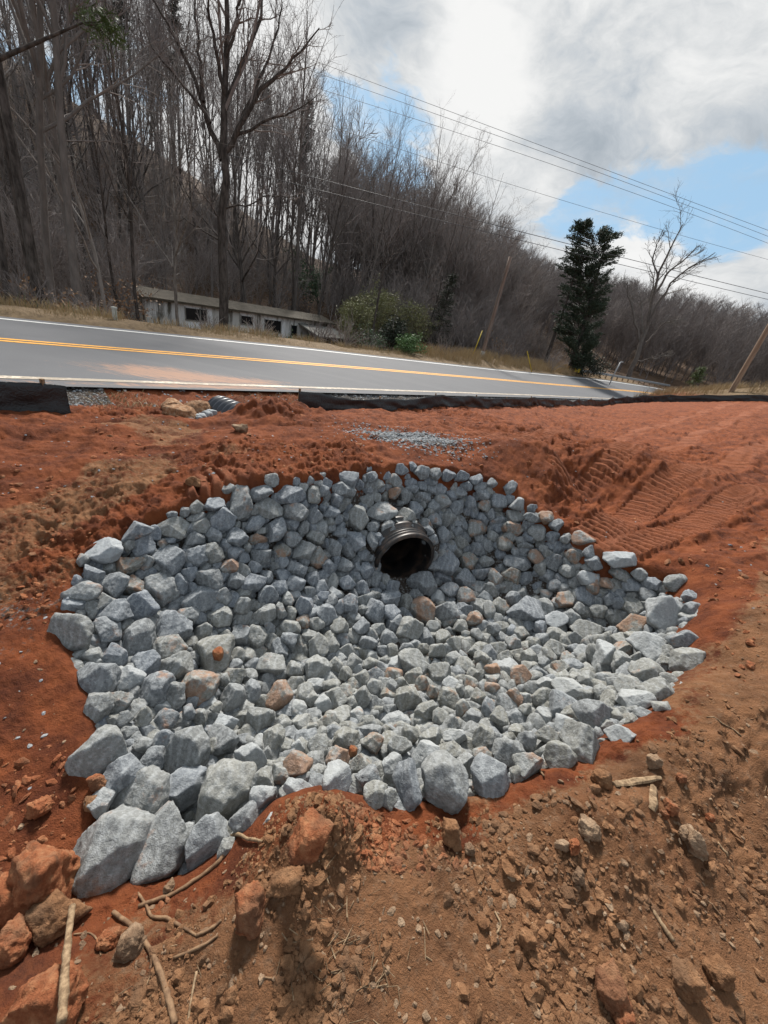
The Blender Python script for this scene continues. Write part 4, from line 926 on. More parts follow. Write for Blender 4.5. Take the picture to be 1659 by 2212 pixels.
for k, p in enumerate(c6):
    L = rq.uniform(.008, .035); th = rq.uniform(0, 6.28); d = np.array([cos(th), sin(th), rq.normal(0, .25)]) * L; w = np.array([-sin(th), cos(th), 0]) * rq.uniform(.0006, .0018)
    b = p + np.array([0, 0, .003]); _V += [b - d - w, b - d + w, b + d + w, b + d - w, b - d + (0, 0, .001), b + d + (0, 0, .0025)]; i = 6 * k
    _Q += [[i, i + 3, i + 5, i + 4], [i + 4, i + 5, i + 2, i + 1]]
tag(mesh("straw_bits", np.array(_V), np.array(_Q), M_STICK), "bits of straw and root scattered in the brown soil", "straw", None, 'stuff')

# ------------------------------------------------------------------ silt fences
def fabric_mat():
    m, t, b = mat("black_silt_fabric", .42, .5); p = obj_co(t)
    n = t.noise(p, 5, 5, .6); b.inputs['Base Color'].default_value = (.010, .010, .011, 1)
    t.l.new(t.mix(t.ss(n, .58, .8), (.008, .008, .009), (.035, .028, .024)), b.inputs['Base Color'])
    w = t.noise(p, 14, 5, .6, 1.5); bump(t, b, w, .5, .03); return m
M_FABRIC = fabric_mat()
def sheet(P, th=.006):
    """thin solid from a grid of points (n along, m up)"""
    n, m = P.shape[:2]; du = np.gradient(P, axis=0); dv = np.gradient(P, axis=1); N = np.cross(du, dv); N /= np.linalg.norm(N, axis=2)[..., None] + 1e-9
    A = (P + N * th / 2).reshape(-1, 3); B = (P - N * th / 2).reshape(-1, 3); f = grid_faces(n, m); k = n * m
    edge = [(i * m, (i + 1) * m) for i in range(n - 1)][::-1] + [(j, j + 1) for j in range(m - 1)] + [(i * m + m - 1, (i + 1) * m + m - 1) for i in range(n - 1)] + [((n - 1) * m + j, (n - 1) * m + j + 1) for j in range(m - 1)]
    e = np.array([[a, b, b + k, a + k] for a, b in edge])
    return np.vstack([A, B]), np.vstack([f, f[:, ::-1] + k, e])
def silt_fence(path, h0, h1, stakes, lab, seed):
    path = np.array(path); seg = np.concatenate([[0], np.cumsum(np.linalg.norm(np.diff(path, axis=0), axis=1))]); L = seg[-1]
    n = int(L / .07) + 2; t = np.linspace(0, L, n); x = np.interp(t, seg, path[:, 0]); y = np.interp(t, seg, path[:, 1])
    k = np.ones(9) / 9; xs = np.convolve(np.pad(x, 4, 'edge'), k, 'valid'); ys = np.convolve(np.pad(y, 4, 'edge'), k, 'valid')
    tx, ty = np.gradient(xs), np.gradient(ys); ln = np.hypot(tx, ty); nx, ny = -ty / ln, tx / ln
    zb = gz(xs, ys); zb = np.convolve(np.pad(zb, 6, 'edge'), np.ones(13) / 13, 'valid')
    h = np.interp(t, [0, 1, 2.5, 5, 12, 20, 30], h0 if isinstance(h0, list) else [h0] * 7) * (1 + .14 * fbm2(t * .8, t * 0 + seed, 2, seed))
    sp = np.array(stakes); dmin = np.min(np.abs(t[:, None] - sp[None]), axis=1); sag = .09 * np.clip(dmin / .9, 0, 1) ** 1.5 * (.5 + .8 * (fbm2(t * .5, t * 0, 2, seed + 3) + .3))
    top = zb + h - np.clip(sag, -.02, .14); m = 9; G = np.zeros((n, m, 3))
    for j in range(m):
        f = j / (m - 1); wob = (.05 * fbm2(t * 1.3 + f * 1.2, t * 0 + f * 2, 3, seed + 5) + .03 * fbm2(t * 5 + f * 3, t * 0 + f * 3, 2, seed + 8)) * sin(pi * min(f * .8 + .15, 1)) + .05 * f - .03
        G[:, j, 0] = xs + nx * wob; G[:, j, 1] = ys + ny * wob; G[:, j, 2] = zb - .06 + (top - zb + .06) * f
    root = empty("silt_fence", (0, 0, 0)); tag(root, lab, "fence", "black silt fences by the road")
    v, f = sheet(G); c = np.array([xs[0], ys[0], zb[0]]); root.location = c; mesh("fabric", v - c, f, M_FABRIC, None, True, root)
    for s_ in stakes:
        i = int(np.argmin(np.abs(t - s_))); b = MB(); b.box((xs[i] + nx[i] * .035 - c[0], ys[i] + ny[i] * .035 - c[1], zb[i] + (h[i] + .05) / 2 - .05 - c[2]), (.035, .035, h[i] + .14)); b.build("stake", M_STICK, root)
    return root
_fp = [xy(s_, 5.72) for s_ in np.arange(-9, 1.15, .4)] + [xy(1.15, 5.72)]
silt_fence(_fp, .31, .30, [9.9, 8.0, 5.8, 3.4, 1], "short black silt fence at the left edge, left of the culvert boulders", 1)
_fp = [hit(636, 878, -.02)[:2]] + [xy(s_, 5.75) for s_ in np.arange(5.0, 25, .8)]
def pol(az, r): return (r * sin(R(az)), r * cos(R(az)))
_fp += [pol(26.3, 31), pol(28.2, 33.5), pol(30, 35.3), pol(32, 36.6), pol(34.5, 37.4), pol(37, 37.8), pol(40, 38), pol(44, 38), pol(50, 37.5)]
silt_fence(_fp, [.38, .32, .27, .33, .33, .34, .48], .52, list(np.arange(.05, 46, 2.3)), "long wavy black silt fence running right along the road and up the bank", 2)

# ------------------------------------------------------------------ poles, wires, guy guards, guardrail
def pole_at(az, el, q=None, r=None):
    if r is None: r = q / cos(R(az + 53.5))
    x, y = pol(az, r); return np.array([x, y, 1.6 + r * math.tan(R(el))]), r
def utility_pole(p, h, r0, m, lab, capped):
    root = empty("utility_pole", p); tag(root, lab, "pole", "wooden utility poles")
    b = MB(); zz = np.linspace(-1.2, h, 12); b.tube(np.column_stack([zz * 0, zz * 0, zz]), np.linspace(r0, r0 * .72, 12), 14); b.build("shaft", m, root, True)
    if capped:
        b = MB(); b.tube([(0, 0, -.4), (0, 0, .2), (0, 0, .62)], [r0 + .03, r0 + .03, r0 + .015], 14); b.build("base_sleeve", simple("grey_sleeve", (.3, .29, .27)), root, True)
        b = MB(); b.box((0, -r0 - .01, h * .62), (.04, .02, 1.2)); b.box((0, -r0 - .012, h * .3), (.03, .02, 1.5)); b.build("ground_wire", simple("grey_metal_strip", (.2, .19, .18)), root)
    return root
P1, r1 = pole_at(8.5, -1.15, r=36); P1[2] = float(gz(P1[0], P1[1])[0])
h1 = 1.6 + r1 * math.tan(R(10.4)) - P1[2]
utility_pole(P1, h1, .17, M_POLE, "brown wooden utility pole on the grass verge left of the cedar", True)
P2, r2 = pole_at(36.5, 1.1, r=42.5); P2[2] = float(gz(P2[0], P2[1])[0])
utility_pole(P2, 11.5, .19, M_POLE2, "tan wooden utility pole on the grassy bank at the right edge", False)
M_WIRE = simple("dark_wire", (.07, .07, .075), .6, .1, 3, 10, 0)
def cable(name, a, b_, sag, rad, lab, grp=None, cat="wire", n=40):
    t = np.linspace(0, 1, n)[:, None]; P = a * (1 - t) + b_ * t; P[:, 2] -= (sag * 4 * t * (1 - t))[:, 0]
    b = MB(); b.tube(P, rad, 5); o = b.build(name, M_WIRE, None, True); tag(o, lab, cat, grp); return o
def wire_fit(pts, D, lab, rad=.011):
    """wire in a vertical plane at distance D, through sight lines measured in the photo"""
    azn = R(-10); nrm = np.array([sin(azn), cos(azn), 0]); P = []
    for u, v in pts:
        d = ray(u, v); P.append(EYE + d * (D / (d @ nrm)))
    P = np.array(P); tt = np.array([cos(azn), -sin(azn), 0]); s = P @ tt; co = np.polyfit(s, P[:, 2], 2 if len(pts) > 2 else 1)
    S = np.linspace(-34 if D < 30 else -45, 60, 48); Q = nrm * D + S[:, None] * tt; Q[:, 2] = np.polyval(co, S)
    b = MB(); b.tube(Q, rad, 5); o = b.build("power_line", M_WIRE, None, True); tag(o, lab, "wire", "overhead power lines")
wire_fit([(745, 155), (829, 187), (1244, 342), (1659, 497)], 22, "topmost overhead wire crossing the sky", .0075)
wire_fit([(745, 178), (829, 206), (1244, 354), (1659, 510)], 22.4, "second overhead wire from the top, just below the topmost", .0075)
wire_fit([(745, 207), (829, 237), (1244, 372), (1659, 525)], 22.8, "third overhead wire from the top, under the close pair", .0075)
wire_fit([(845, 316), (1080, 390), (1329, 467), (1659, 560)], 25, "fourth overhead wire, alone in the blue gap of the sky", .0075)
wire_fit([(30, 207), (260, 270), (480, 327), (829, 422), (1109, 498), (1659, 633)], 37, "upper of the two low thick cables crossing the cedar", .022)
wire_fit([(120, 265), (450, 347), (829, 445), (1109, 516), (1659, 646)], 37.5, "lower of the two low thick cables crossing the cedar", .020)
M_YELLOW = simple("yellow_plastic_guard", (.55, .40, .03), .6, .2)
def guy(base_u, base_v, top_u, top_v, r, lab, lab2, anchor):
    d = ray(base_u, base_v); b0 = EYE + d * (r / math.hypot(d[0], d[1])); b0[2] = float(gz(b0[0], b0[1])[0]) + .05
    v = (anchor - b0) / np.linalg.norm(anchor - b0); b = MB(); b.tube([b0, b0 + v * 2.1], .034, 8); o = b.build("guy_guard", M_YELLOW, None, True); tag(o, lab, "guy guard")
    cable("guy_wire", b0 + v * 1.9, anchor, 0.02, .012, lab2)
ptop = P1 + np.array([0, 0, h1 * .93])
guy(1020, 770, 1034, 735, 34.5, "yellow guy guard leaning beside the brown pole's base", "guy wire from the left yellow guard to the brown pole", ptop)
guy(1151, 796, 1139, 748, 40, "yellow guy guard standing in dark brush right of the brown pole", "guy wire from the right yellow guard to the brown pole", ptop)
# guardrail on the far side
gr = empty("guardrail", (0, 0, 0)); M_GALV = simple("galvanised_steel", (.34, .36, .38), .45, .2, 20, 60, .1)
def road_pt(s, q): x, y = xy(s, q + qoff(s)); return np.array([x, y, float(z_road(s, min(q, 14.3)))])
sg = np.arange(52, 86, 1.0); gp = np.array([road_pt(s_, 15.0) for s_ in sg]); gp[:, 2] = gp[:, 2] + .08; g0 = gp[0].copy(); gr.location = g0
tag(gr, "grey steel guardrail on the far road edge before the woods", "guardrail")
prof = [(-.155, 0), (-.12, .0), (-.09, -.07), (-.05, -.07), (0, 0), (.05, -.07), (.09, -.07), (.12, 0), (.155, 0)]
tx = np.gradient(gp, axis=0); tx /= np.linalg.norm(tx, axis=1)[:, None]; sd = np.column_stack([tx[:, 1], -tx[:, 0], tx[:, 2] * 0])
G = np.stack([gp - g0 + sd * (b_ * 1.0) * -1 + np.array([0, 0, .55 + a_]) for a_, b_ in prof], 1); v, f = sheet(G, .02); mesh("rail", v, f, M_GALV, None, False, gr)
for i in range(0, len(sg), 2):
    b = MB(); b.box(gp[i] - g0 - sd[i] * .16 + np.array([0, 0, .25]), (.14, .12, .95)); b.build("post", M_STICK, gr)
b = MB(); b.box(np.array([0, 0, .55]) - tx[0] * .45 , (.55, .35, .42)); b.build("end_terminal", M_YELLOW, gr)
sp, _r = pole_at(24.9, .4, r=np.linalg.norm(g0[:2]) + 2.5); sp[2] = float(gz(sp[0], sp[1])[0]); b = MB(); b.tube([sp + (0, 0, -.2), sp + (.05, 0, 1.4), sp + (.16, 0, 2.7)], .07, 8); b.tube([sp + (.16, 0, 2.7), sp + (.5, .1, 2.75)], .06, 8)
tag(b.build("vent_post", M_GALV, None, True), "slim grey bent post standing behind the guardrail's yellow end", "post")
up = at(249, 690); b = MB(); b.box((0, 0, .1), (.10, .10, .46)); b.box((0, 0, .355), (.13, .13, .06)); o = b.build("marker_post", simple("pale_grey_plastic", (.42, .43, .40), .7)); o.location = up; tag(o, "short pale grey marker post on the far verge left of the trailer", "post")

# ------------------------------------------------------------------ abandoned mobile home
def siding():
    m, t, b = mat("stained_white_siding", .7, .3); p = obj_co(t)
    mp = t.new('ShaderNodeMapping'); t.l.new(p, mp.inputs[0]); mp.inputs['Scale'].default_value = (1.6, 1.6, .22)
    n = t.noise(mp.outputs[0], 1.4, 7, .7); n2 = t.noise(mp.outputs[0], 6, 5, .7)
    pan = t.attr('panel')
    c = t.mix(t.ss(t.math('ADD', n, t.math('MULTIPLY', n2, .3)), .62, .80), t.mix(pan, (.86, .87, .88), (.42, .40, .35)), (.10, .09, .07))
    t.l.new(c, b.inputs['Base Color'])
    w = t.new('ShaderNodeTexWave'); w.wave_type = 'BANDS'; w.bands_direction = 'X'; t.put(w.inputs['Vector'], p); w.inputs['Scale'].default_value = 2.6
    bump(t, b, w.outputs[1], .5, .02); return m
M_SIDE = siding(); M_MOSS = simple("mossy_roof", (.075, .062, .045), .9, .8, 3, 20, .6, .05); M_DARK = simple("dark_window_glass", (.012, .013, .015), .25, .2, 3, 10, 0)
M_GREYW = simple("weathered_grey_boards", (.22, .21, .19), .85, .4, 4, 30, .4)
tl, _ = pole_at(-34.45, -1.8, r=30); tr_, _ = pole_at(-12.35, -.55, r=40)
tv = tr_ - tl; TL = np.linalg.norm(tv); root = empty("mobile_home", (tl[0], tl[1], tl[2] - 2.55))
ex = tv / TL; eb = np.array([-ex[1], ex[0], 0]); eb /= np.linalg.norm(eb); ez = np.cross(ex, eb)
root.matrix_world = Matrix(((ex[0], eb[0], ez[0], tl[0] - ez[0] * 2.55), (ex[1], eb[1], ez[1], tl[1] - ez[1] * 2.55), (ex[2], eb[2], ez[2], tl[2] - ez[2] * 2.55), (0, 0, 0, 1)))
tag(root, "abandoned white mobile home with mossy roof below the wooded hill", "mobile home")
def front(x0, x1, z0, z1, name, m, y=-.0, th=.06, pan=0.0, parent=root):
    b = MB(); b.box(((x0 + x1) / 2, y + th / 2, (z0 + z1) / 2), (x1 - x0, th, z1 - z0)); return b.build(name, m, parent, False, dict(panel=np.full(8, pan)))
b = MB(); b.box((TL / 2, 1.85, 1.1), (TL, 3.55, 2.35)); b.build("wall", M_SIDE, root, False, dict(panel=np.full(8, .65)))
for i, (a, c, pan) in enumerate([(0, .145, .55), (.145, .265, .05), (.265, .40, .75), (.40, .475, .1), (.475, .53, .6), (.53, .66, .15), (.66, .82, .45)]):
    front(a * TL + .004, c * TL - .004, -.15, 2.27, "siding_panel", M_SIDE, .0, .07, pan)
for a, c, z0, z1 in ((.15, .21, 1.25, 1.95), (.212, .238, 1.25, 1.95), (.405, .465, 1.35, 1.9), (.535, .63, 1.0, 1.85), (.70, .735, .7, 1.65)):
    w = front(a * TL, c * TL, z0, z1, "window", M_DARK, -.035, .05)
    for xx_ in (a * TL - .03, c * TL + .03): front(xx_ - .03, xx_ + .03, z0 - .06, z1 + .06, "window_frame", M_GREYW, -.045, .06, 0, w)
    front(a * TL, c * TL, z0 - .08, z0 - .004, "window_sill", M_GREYW, -.07, .09, 0, w)
b = MB(); vv = np.array([(-.3, -.35, 2.3), (TL + .3, -.35, 2.24), (TL + .3, 1.9, 2.68), (-.3, 1.9, 2.72), (-.3, 3.95, 2.3), (TL + .3, 3.95, 2.3)])
vv = np.vstack([vv, vv - (0, 0, .13)])
b.add(vv, [[0, 1, 2, 3], [3, 2, 5, 4], [7, 6, 9, 8], [8, 9, 10, 11], [0, 6, 7, 1], [4, 5, 11, 10]], None); b.q[-1] = np.vstack([b.q[-1][:2], [[9, 8, 7, 6], [10, 11, 8, 9]], [[0, 6, 7, 1], [1, 7, 8, 2], [2, 8, 11, 5], [5, 11, 10, 4], [4, 10, 9, 3], [3, 9, 6, 0]]]); b.build("roof", M_MOSS, root)
b = MB(); b.box((TL * .87, -1.3, 1.55), (TL * .25, 2.6, .09), [[1, 0, 0], [0, .97, -.24], [0, .24, .97]]); b.build("porch_roof", M_GREYW, root)
for xx_ in (.76, .87, .985):
    b = MB(); b.box((TL * xx_, -2.35, .35), (.12, .12, 1.8)); b.build("porch_post", M_GREYW, root)
b = MB(); b.box((TL * .87, -2.3, .25), (TL * .24, .07, .8)); b.build("porch_wall", M_SIDE, root, False, dict(panel=np.full(8, .9)))

# ------------------------------------------------------------------ trees
def tubes(polys, nside):
    """many polylines at once; returns verts and quads"""
    VV, QQ, n0 = [], [], 0; by = {}
    for P, r in polys: by.setdefault(len(P), []).append((P, r))
    for m, l in by.items():
        P = np.array([a for a, _ in l]); r = np.array([b for _, b in l]); k = len(l)
        d = P[:, -1] - P[:, 0]; d /= np.linalg.norm(d, axis=1)[:, None] + 1e-9
        ref = np.where(np.abs(d[:, 2:]) > .85, np.array([[1.0, 0, 0]]), np.array([[0, 0, 1.0]])); a = np.cross(d, ref); a /= np.linalg.norm(a, axis=1)[:, None] + 1e-9; b = np.cross(d, a)
        th = np.arange(nside) * 2 * pi / nside
        off = np.cos(th)[None, :, None] * a[:, None] + np.sin(th)[None, :, None] * b[:, None]
        V = P[:, :, None] + r[:, :, None, None] * off[:, None]
        base = (np.arange(k) * m * nside)[:, None, None]; i = (np.arange(m - 1) * nside)[None, :, None]; j = np.arange(nside)[None, None]; jn = (j + 1) % nside
        Q = np.stack([base + i + j, base + i + nside + j, base + i + nside + jn, base + i + jn], -1).reshape(-1, 4)
        VV.append(V.reshape(-1, 3)); QQ.append(Q + n0); n0 += k * m * nside
    return np.vstack(VV), np.vstack(QQ)
def unit(v): return v / (np.linalg.norm(v) + 1e-9)
def bough(r, p, d, L, n, wob, up, r0, r1):
    P = [p]; d = unit(d)
    for k in range(n):
        d = unit(d + r.normal(0, wob, 3) + np.array([0, 0, up])); P.append(P[-1] + d * L / n)
    return np.array(P), np.linspace(r0, r1, n + 1)
def branch_out(r, P, rad, spec, lev, out, t0=.3):
    """spec: list of (count, length factor, angle, up, n points) for each level"""
    if lev >= len(spec): return
    cnt, lf, ang, up, n, rmin = spec[lev]; L = np.linalg.norm(np.diff(P, axis=0), axis=1).sum(); m = len(P) - 1
    for k in range(max(1, int(cnt * r.uniform(.8, 1.2)))):
        t = t0 + (1 - t0) * ((k + r.uniform(0, 1)) / cnt) ** .9; t = min(t, .985); i = min(int(t * m), m - 1); f = t * m - i
        p = P[i] * (1 - f) + P[i + 1] * f; dr = unit(P[i + 1] - P[i]); q = unit(np.cross(dr, r.normal(size=3)))
        a = R(ang) * r.uniform(.65, 1.3); d = dr * cos(a) + q * sin(a); rr = rad[i] * (1 - f) + rad[i + 1] * f
        LL = L * lf * r.uniform(.6, 1.25) * (1.15 - .65 * t if lev == 0 else 1); B = bough(r, p, d, LL, n, .12 + .09 * (lev > 0), up, max(rr * .58, rmin), max(rmin * .55, rr * .12))
        out.append((lev, B)); branch_out(r, B[0], B[1], spec, lev + 1, out, .22)
def bare_tree(seed, H, r0, first, spec, lean=(0, 0), forks=0, wob=.035):
    r = np.random.default_rng(seed); n = 12
    P, rad = bough(r, np.array([0, 0, -.5]), np.array([lean[0], lean[1], 1.0]), H + .5, n, wob, .03, r0, r0 * .12)
    rad = r0 * (1 - np.linspace(0, 1, n + 1) * .93) ** .8; rad[0] *= 1.35; trunk = [(P, rad)]; crown = []
    out = []
    branch_out(r, P, rad, spec, 0, out, first)
    for k in range(forks):
        i = int(n * r.uniform(.3, .5)); d = unit(np.array([cos(k * 2.4 + seed), sin(k * 2.4 + seed), 1.7])); Bf = bough(r, P[i], d, H * r.uniform(.5, .6), 9, .06, .08, rad[i] * .7, .015); trunk.append(Bf); branch_out(r, Bf[0], Bf[1], spec, 0, out, .2)
    big = [b for l, b in out if l == 0]; small = [b for l, b in out if l > 0]
    return trunk + [b for b in big if b[1][0] > r0 * .3], [b for b in big if b[1][0] <= r0 * .3] + small
SP_A = [(17, .32, 34, .08, 6, .012), (6, .42, 38, .06, 4, .007), (4, .45, 38, .04, 3, .005)]
SP_B = [(21, .25, 28, .12, 6, .011), (5, .42, 34, .07, 4, .007), (4, .45, 36, .05, 3, .005)]
SP_C = [(13, .45, 44, .10, 7, .014), (7, .42, 40, .06, 4, .008), (5, .45, 40, .04, 3, .0055)]
KINDS = []
def proto(name, seed, H, r0, first, spec, forks=0, m=None, wob=.035, lean=(0, 0)):
    tr, cr = bare_tree(seed, H, r0, first, spec, lean, forks, wob); v, q = tubes(tr, 7); a = mesh("trunk", v, q, m or M_BARK, None, True, None, None, False)
    v, q = tubes(cr, 3); b = mesh("crown", v, q, M_TWIG if m is None else m, None, False, None, None, False); KINDS.append((name, H, a, b)); return len(KINDS) - 1
for k in range(5): proto("tall", 40 + k, 16 + k * 1.0, [.15, .12, .10, .13, .09][k], [.42, .3, .36, .24, .3][k], SP_A, [0, 1, 0, 2, 0][k], None, [.035, .06, .05, .05, .07][k])
for k in range(4): proto("slender", 60 + k, 14 + k, .085, .3, SP_B, k % 2, None, .05 + .01 * k)
for k in range(3): proto("spreading", 80 + k, 13 + k, .19, .22, SP_C, 1)
for k in range(2): proto("pale", 90 + k, 9 + k, .085, .25, SP_C, 0, M_BARKL, .07)
for k in range(3): proto("young", 100 + k, 6 + k, .05, .15, SP_B, 0, None, .05)
TREES = []
def skyline(az): return np.interp(az, [-60, -17, -14, -10, -6, -3, 2, 5.5, 10, 14, 20, 28, 35, 60], [40, 40, 24, 20.3, 19.3, 19.3, 17.3, 15.3, 12.6, 11.0, 10.8, 10.2, 9.6, 9])
def fit_h(x, y, z, H, sc, rnd=1.0):
    r = math.hypot(x, y); top = 1.6 + r * math.tan(R(float(skyline(math.degrees(math.atan2(x, y)))))) ; return min(sc, max(.25, (top - z) / H) * rnd)
def plant(kind, x, y, sc, rz, lab, grp, name="bare_tree", cat="tree", zoff=0):
    nm, H, a, b = KINDS[kind]; sc = fit_h(x, y, float(gz(x, y)[0]), H, sc, rt.uniform(.82, 1.0)) if grp else sc; root = empty(name, (x, y, float(gz(x, y)[0]) + zoff), rz); root.scale = (sc, sc, sc)
    if grp: root.rotation_euler = (rt.normal(0, .045), rt.normal(0, .045), rz)
    for o in (a, b):
        c = bpy.data.objects.new(o.name.split('.')[0], o.data); COL.objects.link(c); c.parent = root
    tag(root, lab, cat, grp); TREES.append((root, kind)); return root
def far_pt(az, r): return pol(az, r)
rt = np.random.default_rng(5)

# the large forked tree in front of the trailer, limb by limb
def big_tree():
    r = np.random.default_rng(3); x, y = pol(-26, 22.5); z = float(gz(x, y)[0]); base = np.array([x, y, z]); nrm = unit(np.array([x, y, 0]))
    def w(u, v, dep=0): d = ray(u, v); t = (22.5 + dep) / (d @ nrm); return EYE + d * t - base
    tr = []
    def limb(pts, r0, r1, dep=0):
        n = len(pts); P = np.array([w(u, v, dep * k / max(n - 1, 1)) for k, (u, v) in enumerate(pts)]); t = np.linspace(0, n - 1, 13); Q = np.column_stack([np.interp(t, np.arange(n), P[:, i]) for i in range(3)])
        for _ in range(2): Q[1:-1] = (Q[:-2] + 2 * Q[1:-1] + Q[2:]) / 4
        Q[1:-1] += r.normal(0, .04, (11, 3)); b = (Q, np.linspace(r0, r1, 13)); tr.append(b); return b
    main = limb([(483, 725), (482, 560), (482, 430), (484, 300), (486, 150), (488, 0), (490, -140), (494, -240)], .225, .025); 
    L = [limb([(480, 345), (455, 265), (425, 180), (385, 90), (335, 0), (300, -80)], .125, .02, 1.5), limb([(484, 330), (520, 265), (560, 200), (610, 150), (640, 120), (690, 60)], .115, .02, -1.2),
         limb([(484, 240), (520, 140), (555, 60), (575, -30), (590, -110)], .11, .02, 1), limb([(440, 220), (430, 130), (425, 40), (418, -60)], .08, .02, 1.5), limb([(486, 210), (465, 120), (450, 20), (440, -90)], .09, .02, -1),
         limb([(500, 300), (545, 275), (600, 250), (650, 240), (690, 200)], .07, .012, -1), limb([(520, 265), (560, 180), (600, 60), (612, -40)], .07, .015, .5), limb([(455, 265), (400, 190), (340, 120), (300, 40)], .07, .012, 1), limb([(487, 130), (510, 60), (520, -20), (540, -130)], .07, .015, -1),
         limb([(483, 450), (530, 445), (580, 420), (630, 425)], .045, .01, -1), limb([(482, 520), (440, 500), (395, 470), (360, 480)], .04, .01, 1), limb([(483, 480), (450, 440), (420, 400), (395, 385)], .04, .01, -1)]
    out = []; sp = [(11, .34, 34, .05, 5, .011), (6, .42, 36, .04, 4, .007), (4, .45, 36, .03, 3, .005)]
    for b in L: branch_out(r, b[0], b[1], sp, 0, out, .22)
    branch_out(r, main[0], main[1], sp, 0, out, .45)
    root = empty("forked_tree", base); tag(root, "largest bare tree with forked limbs, dark trunk in front of the trailer", "tree")
    v, q = tubes(tr, 9); mesh("trunk", v, q, M_BARKD, None, True, root); v, q = tubes([b for _, b in out], 3); mesh("crown", v, q, M_TWIG, None, False, root)
big_tree()
# named trunks, read off the photograph: base azimuth from the picture, distance judged from trunk width and the verge
def tree_at(u, v, r, kind, sc, lab, grp=None, name="bare_tree"):
    sc = sc * 1.0
    d = ray(u, v); az = math.degrees(math.atan2(d[0], d[1])); x, y = pol(az, r); return plant(kind, x, y, sc, rt.uniform(0, 6.28), lab, grp, name)
tree_at(388, 690, 23.5, 12, 1.0, "slim tree with pale crooked branches before the trailer's left windows")
tree_at(299, 690, 26, 5, 1.1, "dark straight trunk touching the trailer's left end")
tree_at(165, 680, 21, 0, 1.05, "stout dark trunk leaning at the left verge, nearest pair's right one")
tree_at(118, 640, 22.5, 1, 1.15, "tall dark trunk left of the stout leaning trunk")
tree_at(75, 640, 20, 2, .95, "grey trunk third from the left edge, behind the verge grass")
tree_at(28, 660, 21, 3, 1.0, "dark trunk nearest the left edge of the photo")
tree_at(232, 660, 26, 13, 1.15, "pale thin tree left of the trailer above leaf litter")
tree_at(640, 640, 42, 0, 1.28, "tall straight tree rising behind the trailer's middle")
tree_at(600, 640, 45, 4, 1.1, "bare tree behind the trailer, left of the tall straight one")
tree_at(900, 640, 52, 3, 1.04, "tallest narrow tree against the sky in the middle of the woods")
tree_at(455, 620, 40, 1, 1.0, "bare tree half hidden behind the big forked tree")
tree_at(340, 560, 45, 12, 1.1, "pale crooked tree on the slope left of the big forked tree")
tree_at(250, 540, 40, 2, 1.05, "dark bare tree on the slope above the trailer's left end")
tree_at(700, 640, 55, 6, 1.25, "slender tree right of the tall straight one")
tree_at(780, 640, 50, 10, 1.1, "spreading bare tree above the olive bushes")
tree_at(1010, 690, 62, 2, 1.1, "bare tree on the wood's edge left of the brown pole")
tree_at(1110, 700, 66, 9, 1.0, "bare tree on the wood's edge right of the brown pole")
# the loose wood behind, tree by tree while it can be told apart
ROWS = []
for _t in range(2400):
    az = rt.uniform(-52, 13); r = 26 + 48 * rt.uniform() ** .8; x, y = pol(az, r); s_, q_ = sq(x, y); qs_ = q_ - float(qoff(s_))
    if qs_ < 24 + (6 if az > 0 else 0): continue
    if az > -36 and az < -10 and r < 36 + (az + 36) * .25: continue
    if any((x - a) ** 2 + (y - b) ** 2 < (1.9 + r * .012) ** 2 for a, b in ROWS): continue
    ROWS.append((x, y))
    if len(ROWS) >= 150: break
LM = [(-52, "at the far left of the slope"), (-41, "on the slope left of the trailer"), (-33, "on the slope above the trailer's left half"), (-24.5, "on the slope right behind the big forked tree"), (-17, "behind the trailer's right end"), (-10, "above the olive bushes"), (-3, "left of the brown utility pole"), (6, "around the brown utility pole")]
for x, y in ROWS:
    az = math.degrees(math.atan2(x, y)); r = math.hypot(x, y); k = int(rt.choice([0, 1, 2, 3, 4, 5, 6, 7, 8, 9, 10, 11, 12, 13, 14, 15, 16], p=[.08, .08, .08, .08, .08, .09, .09, .09, .09, .035, .03, .03, .02, .03, .04, .03, .025]))
    z = [l for a, l in LM if az >= a][-1]; w = dict(tall="tall bare tree", slender="slender bare tree", spreading="spreading bare tree", pale="pale-barked small tree", young="thin young tree")[KINDS[k][0]]
    dist = "nearest row" if r < 38 else "middle row" if r < 54 else "back row"
    plant(k, x, y, rt.uniform(.85, 1.2), rt.uniform(0, 6.28), f"{w} {z}, {dist}", f"bare woodland trees {z}, {dist}")
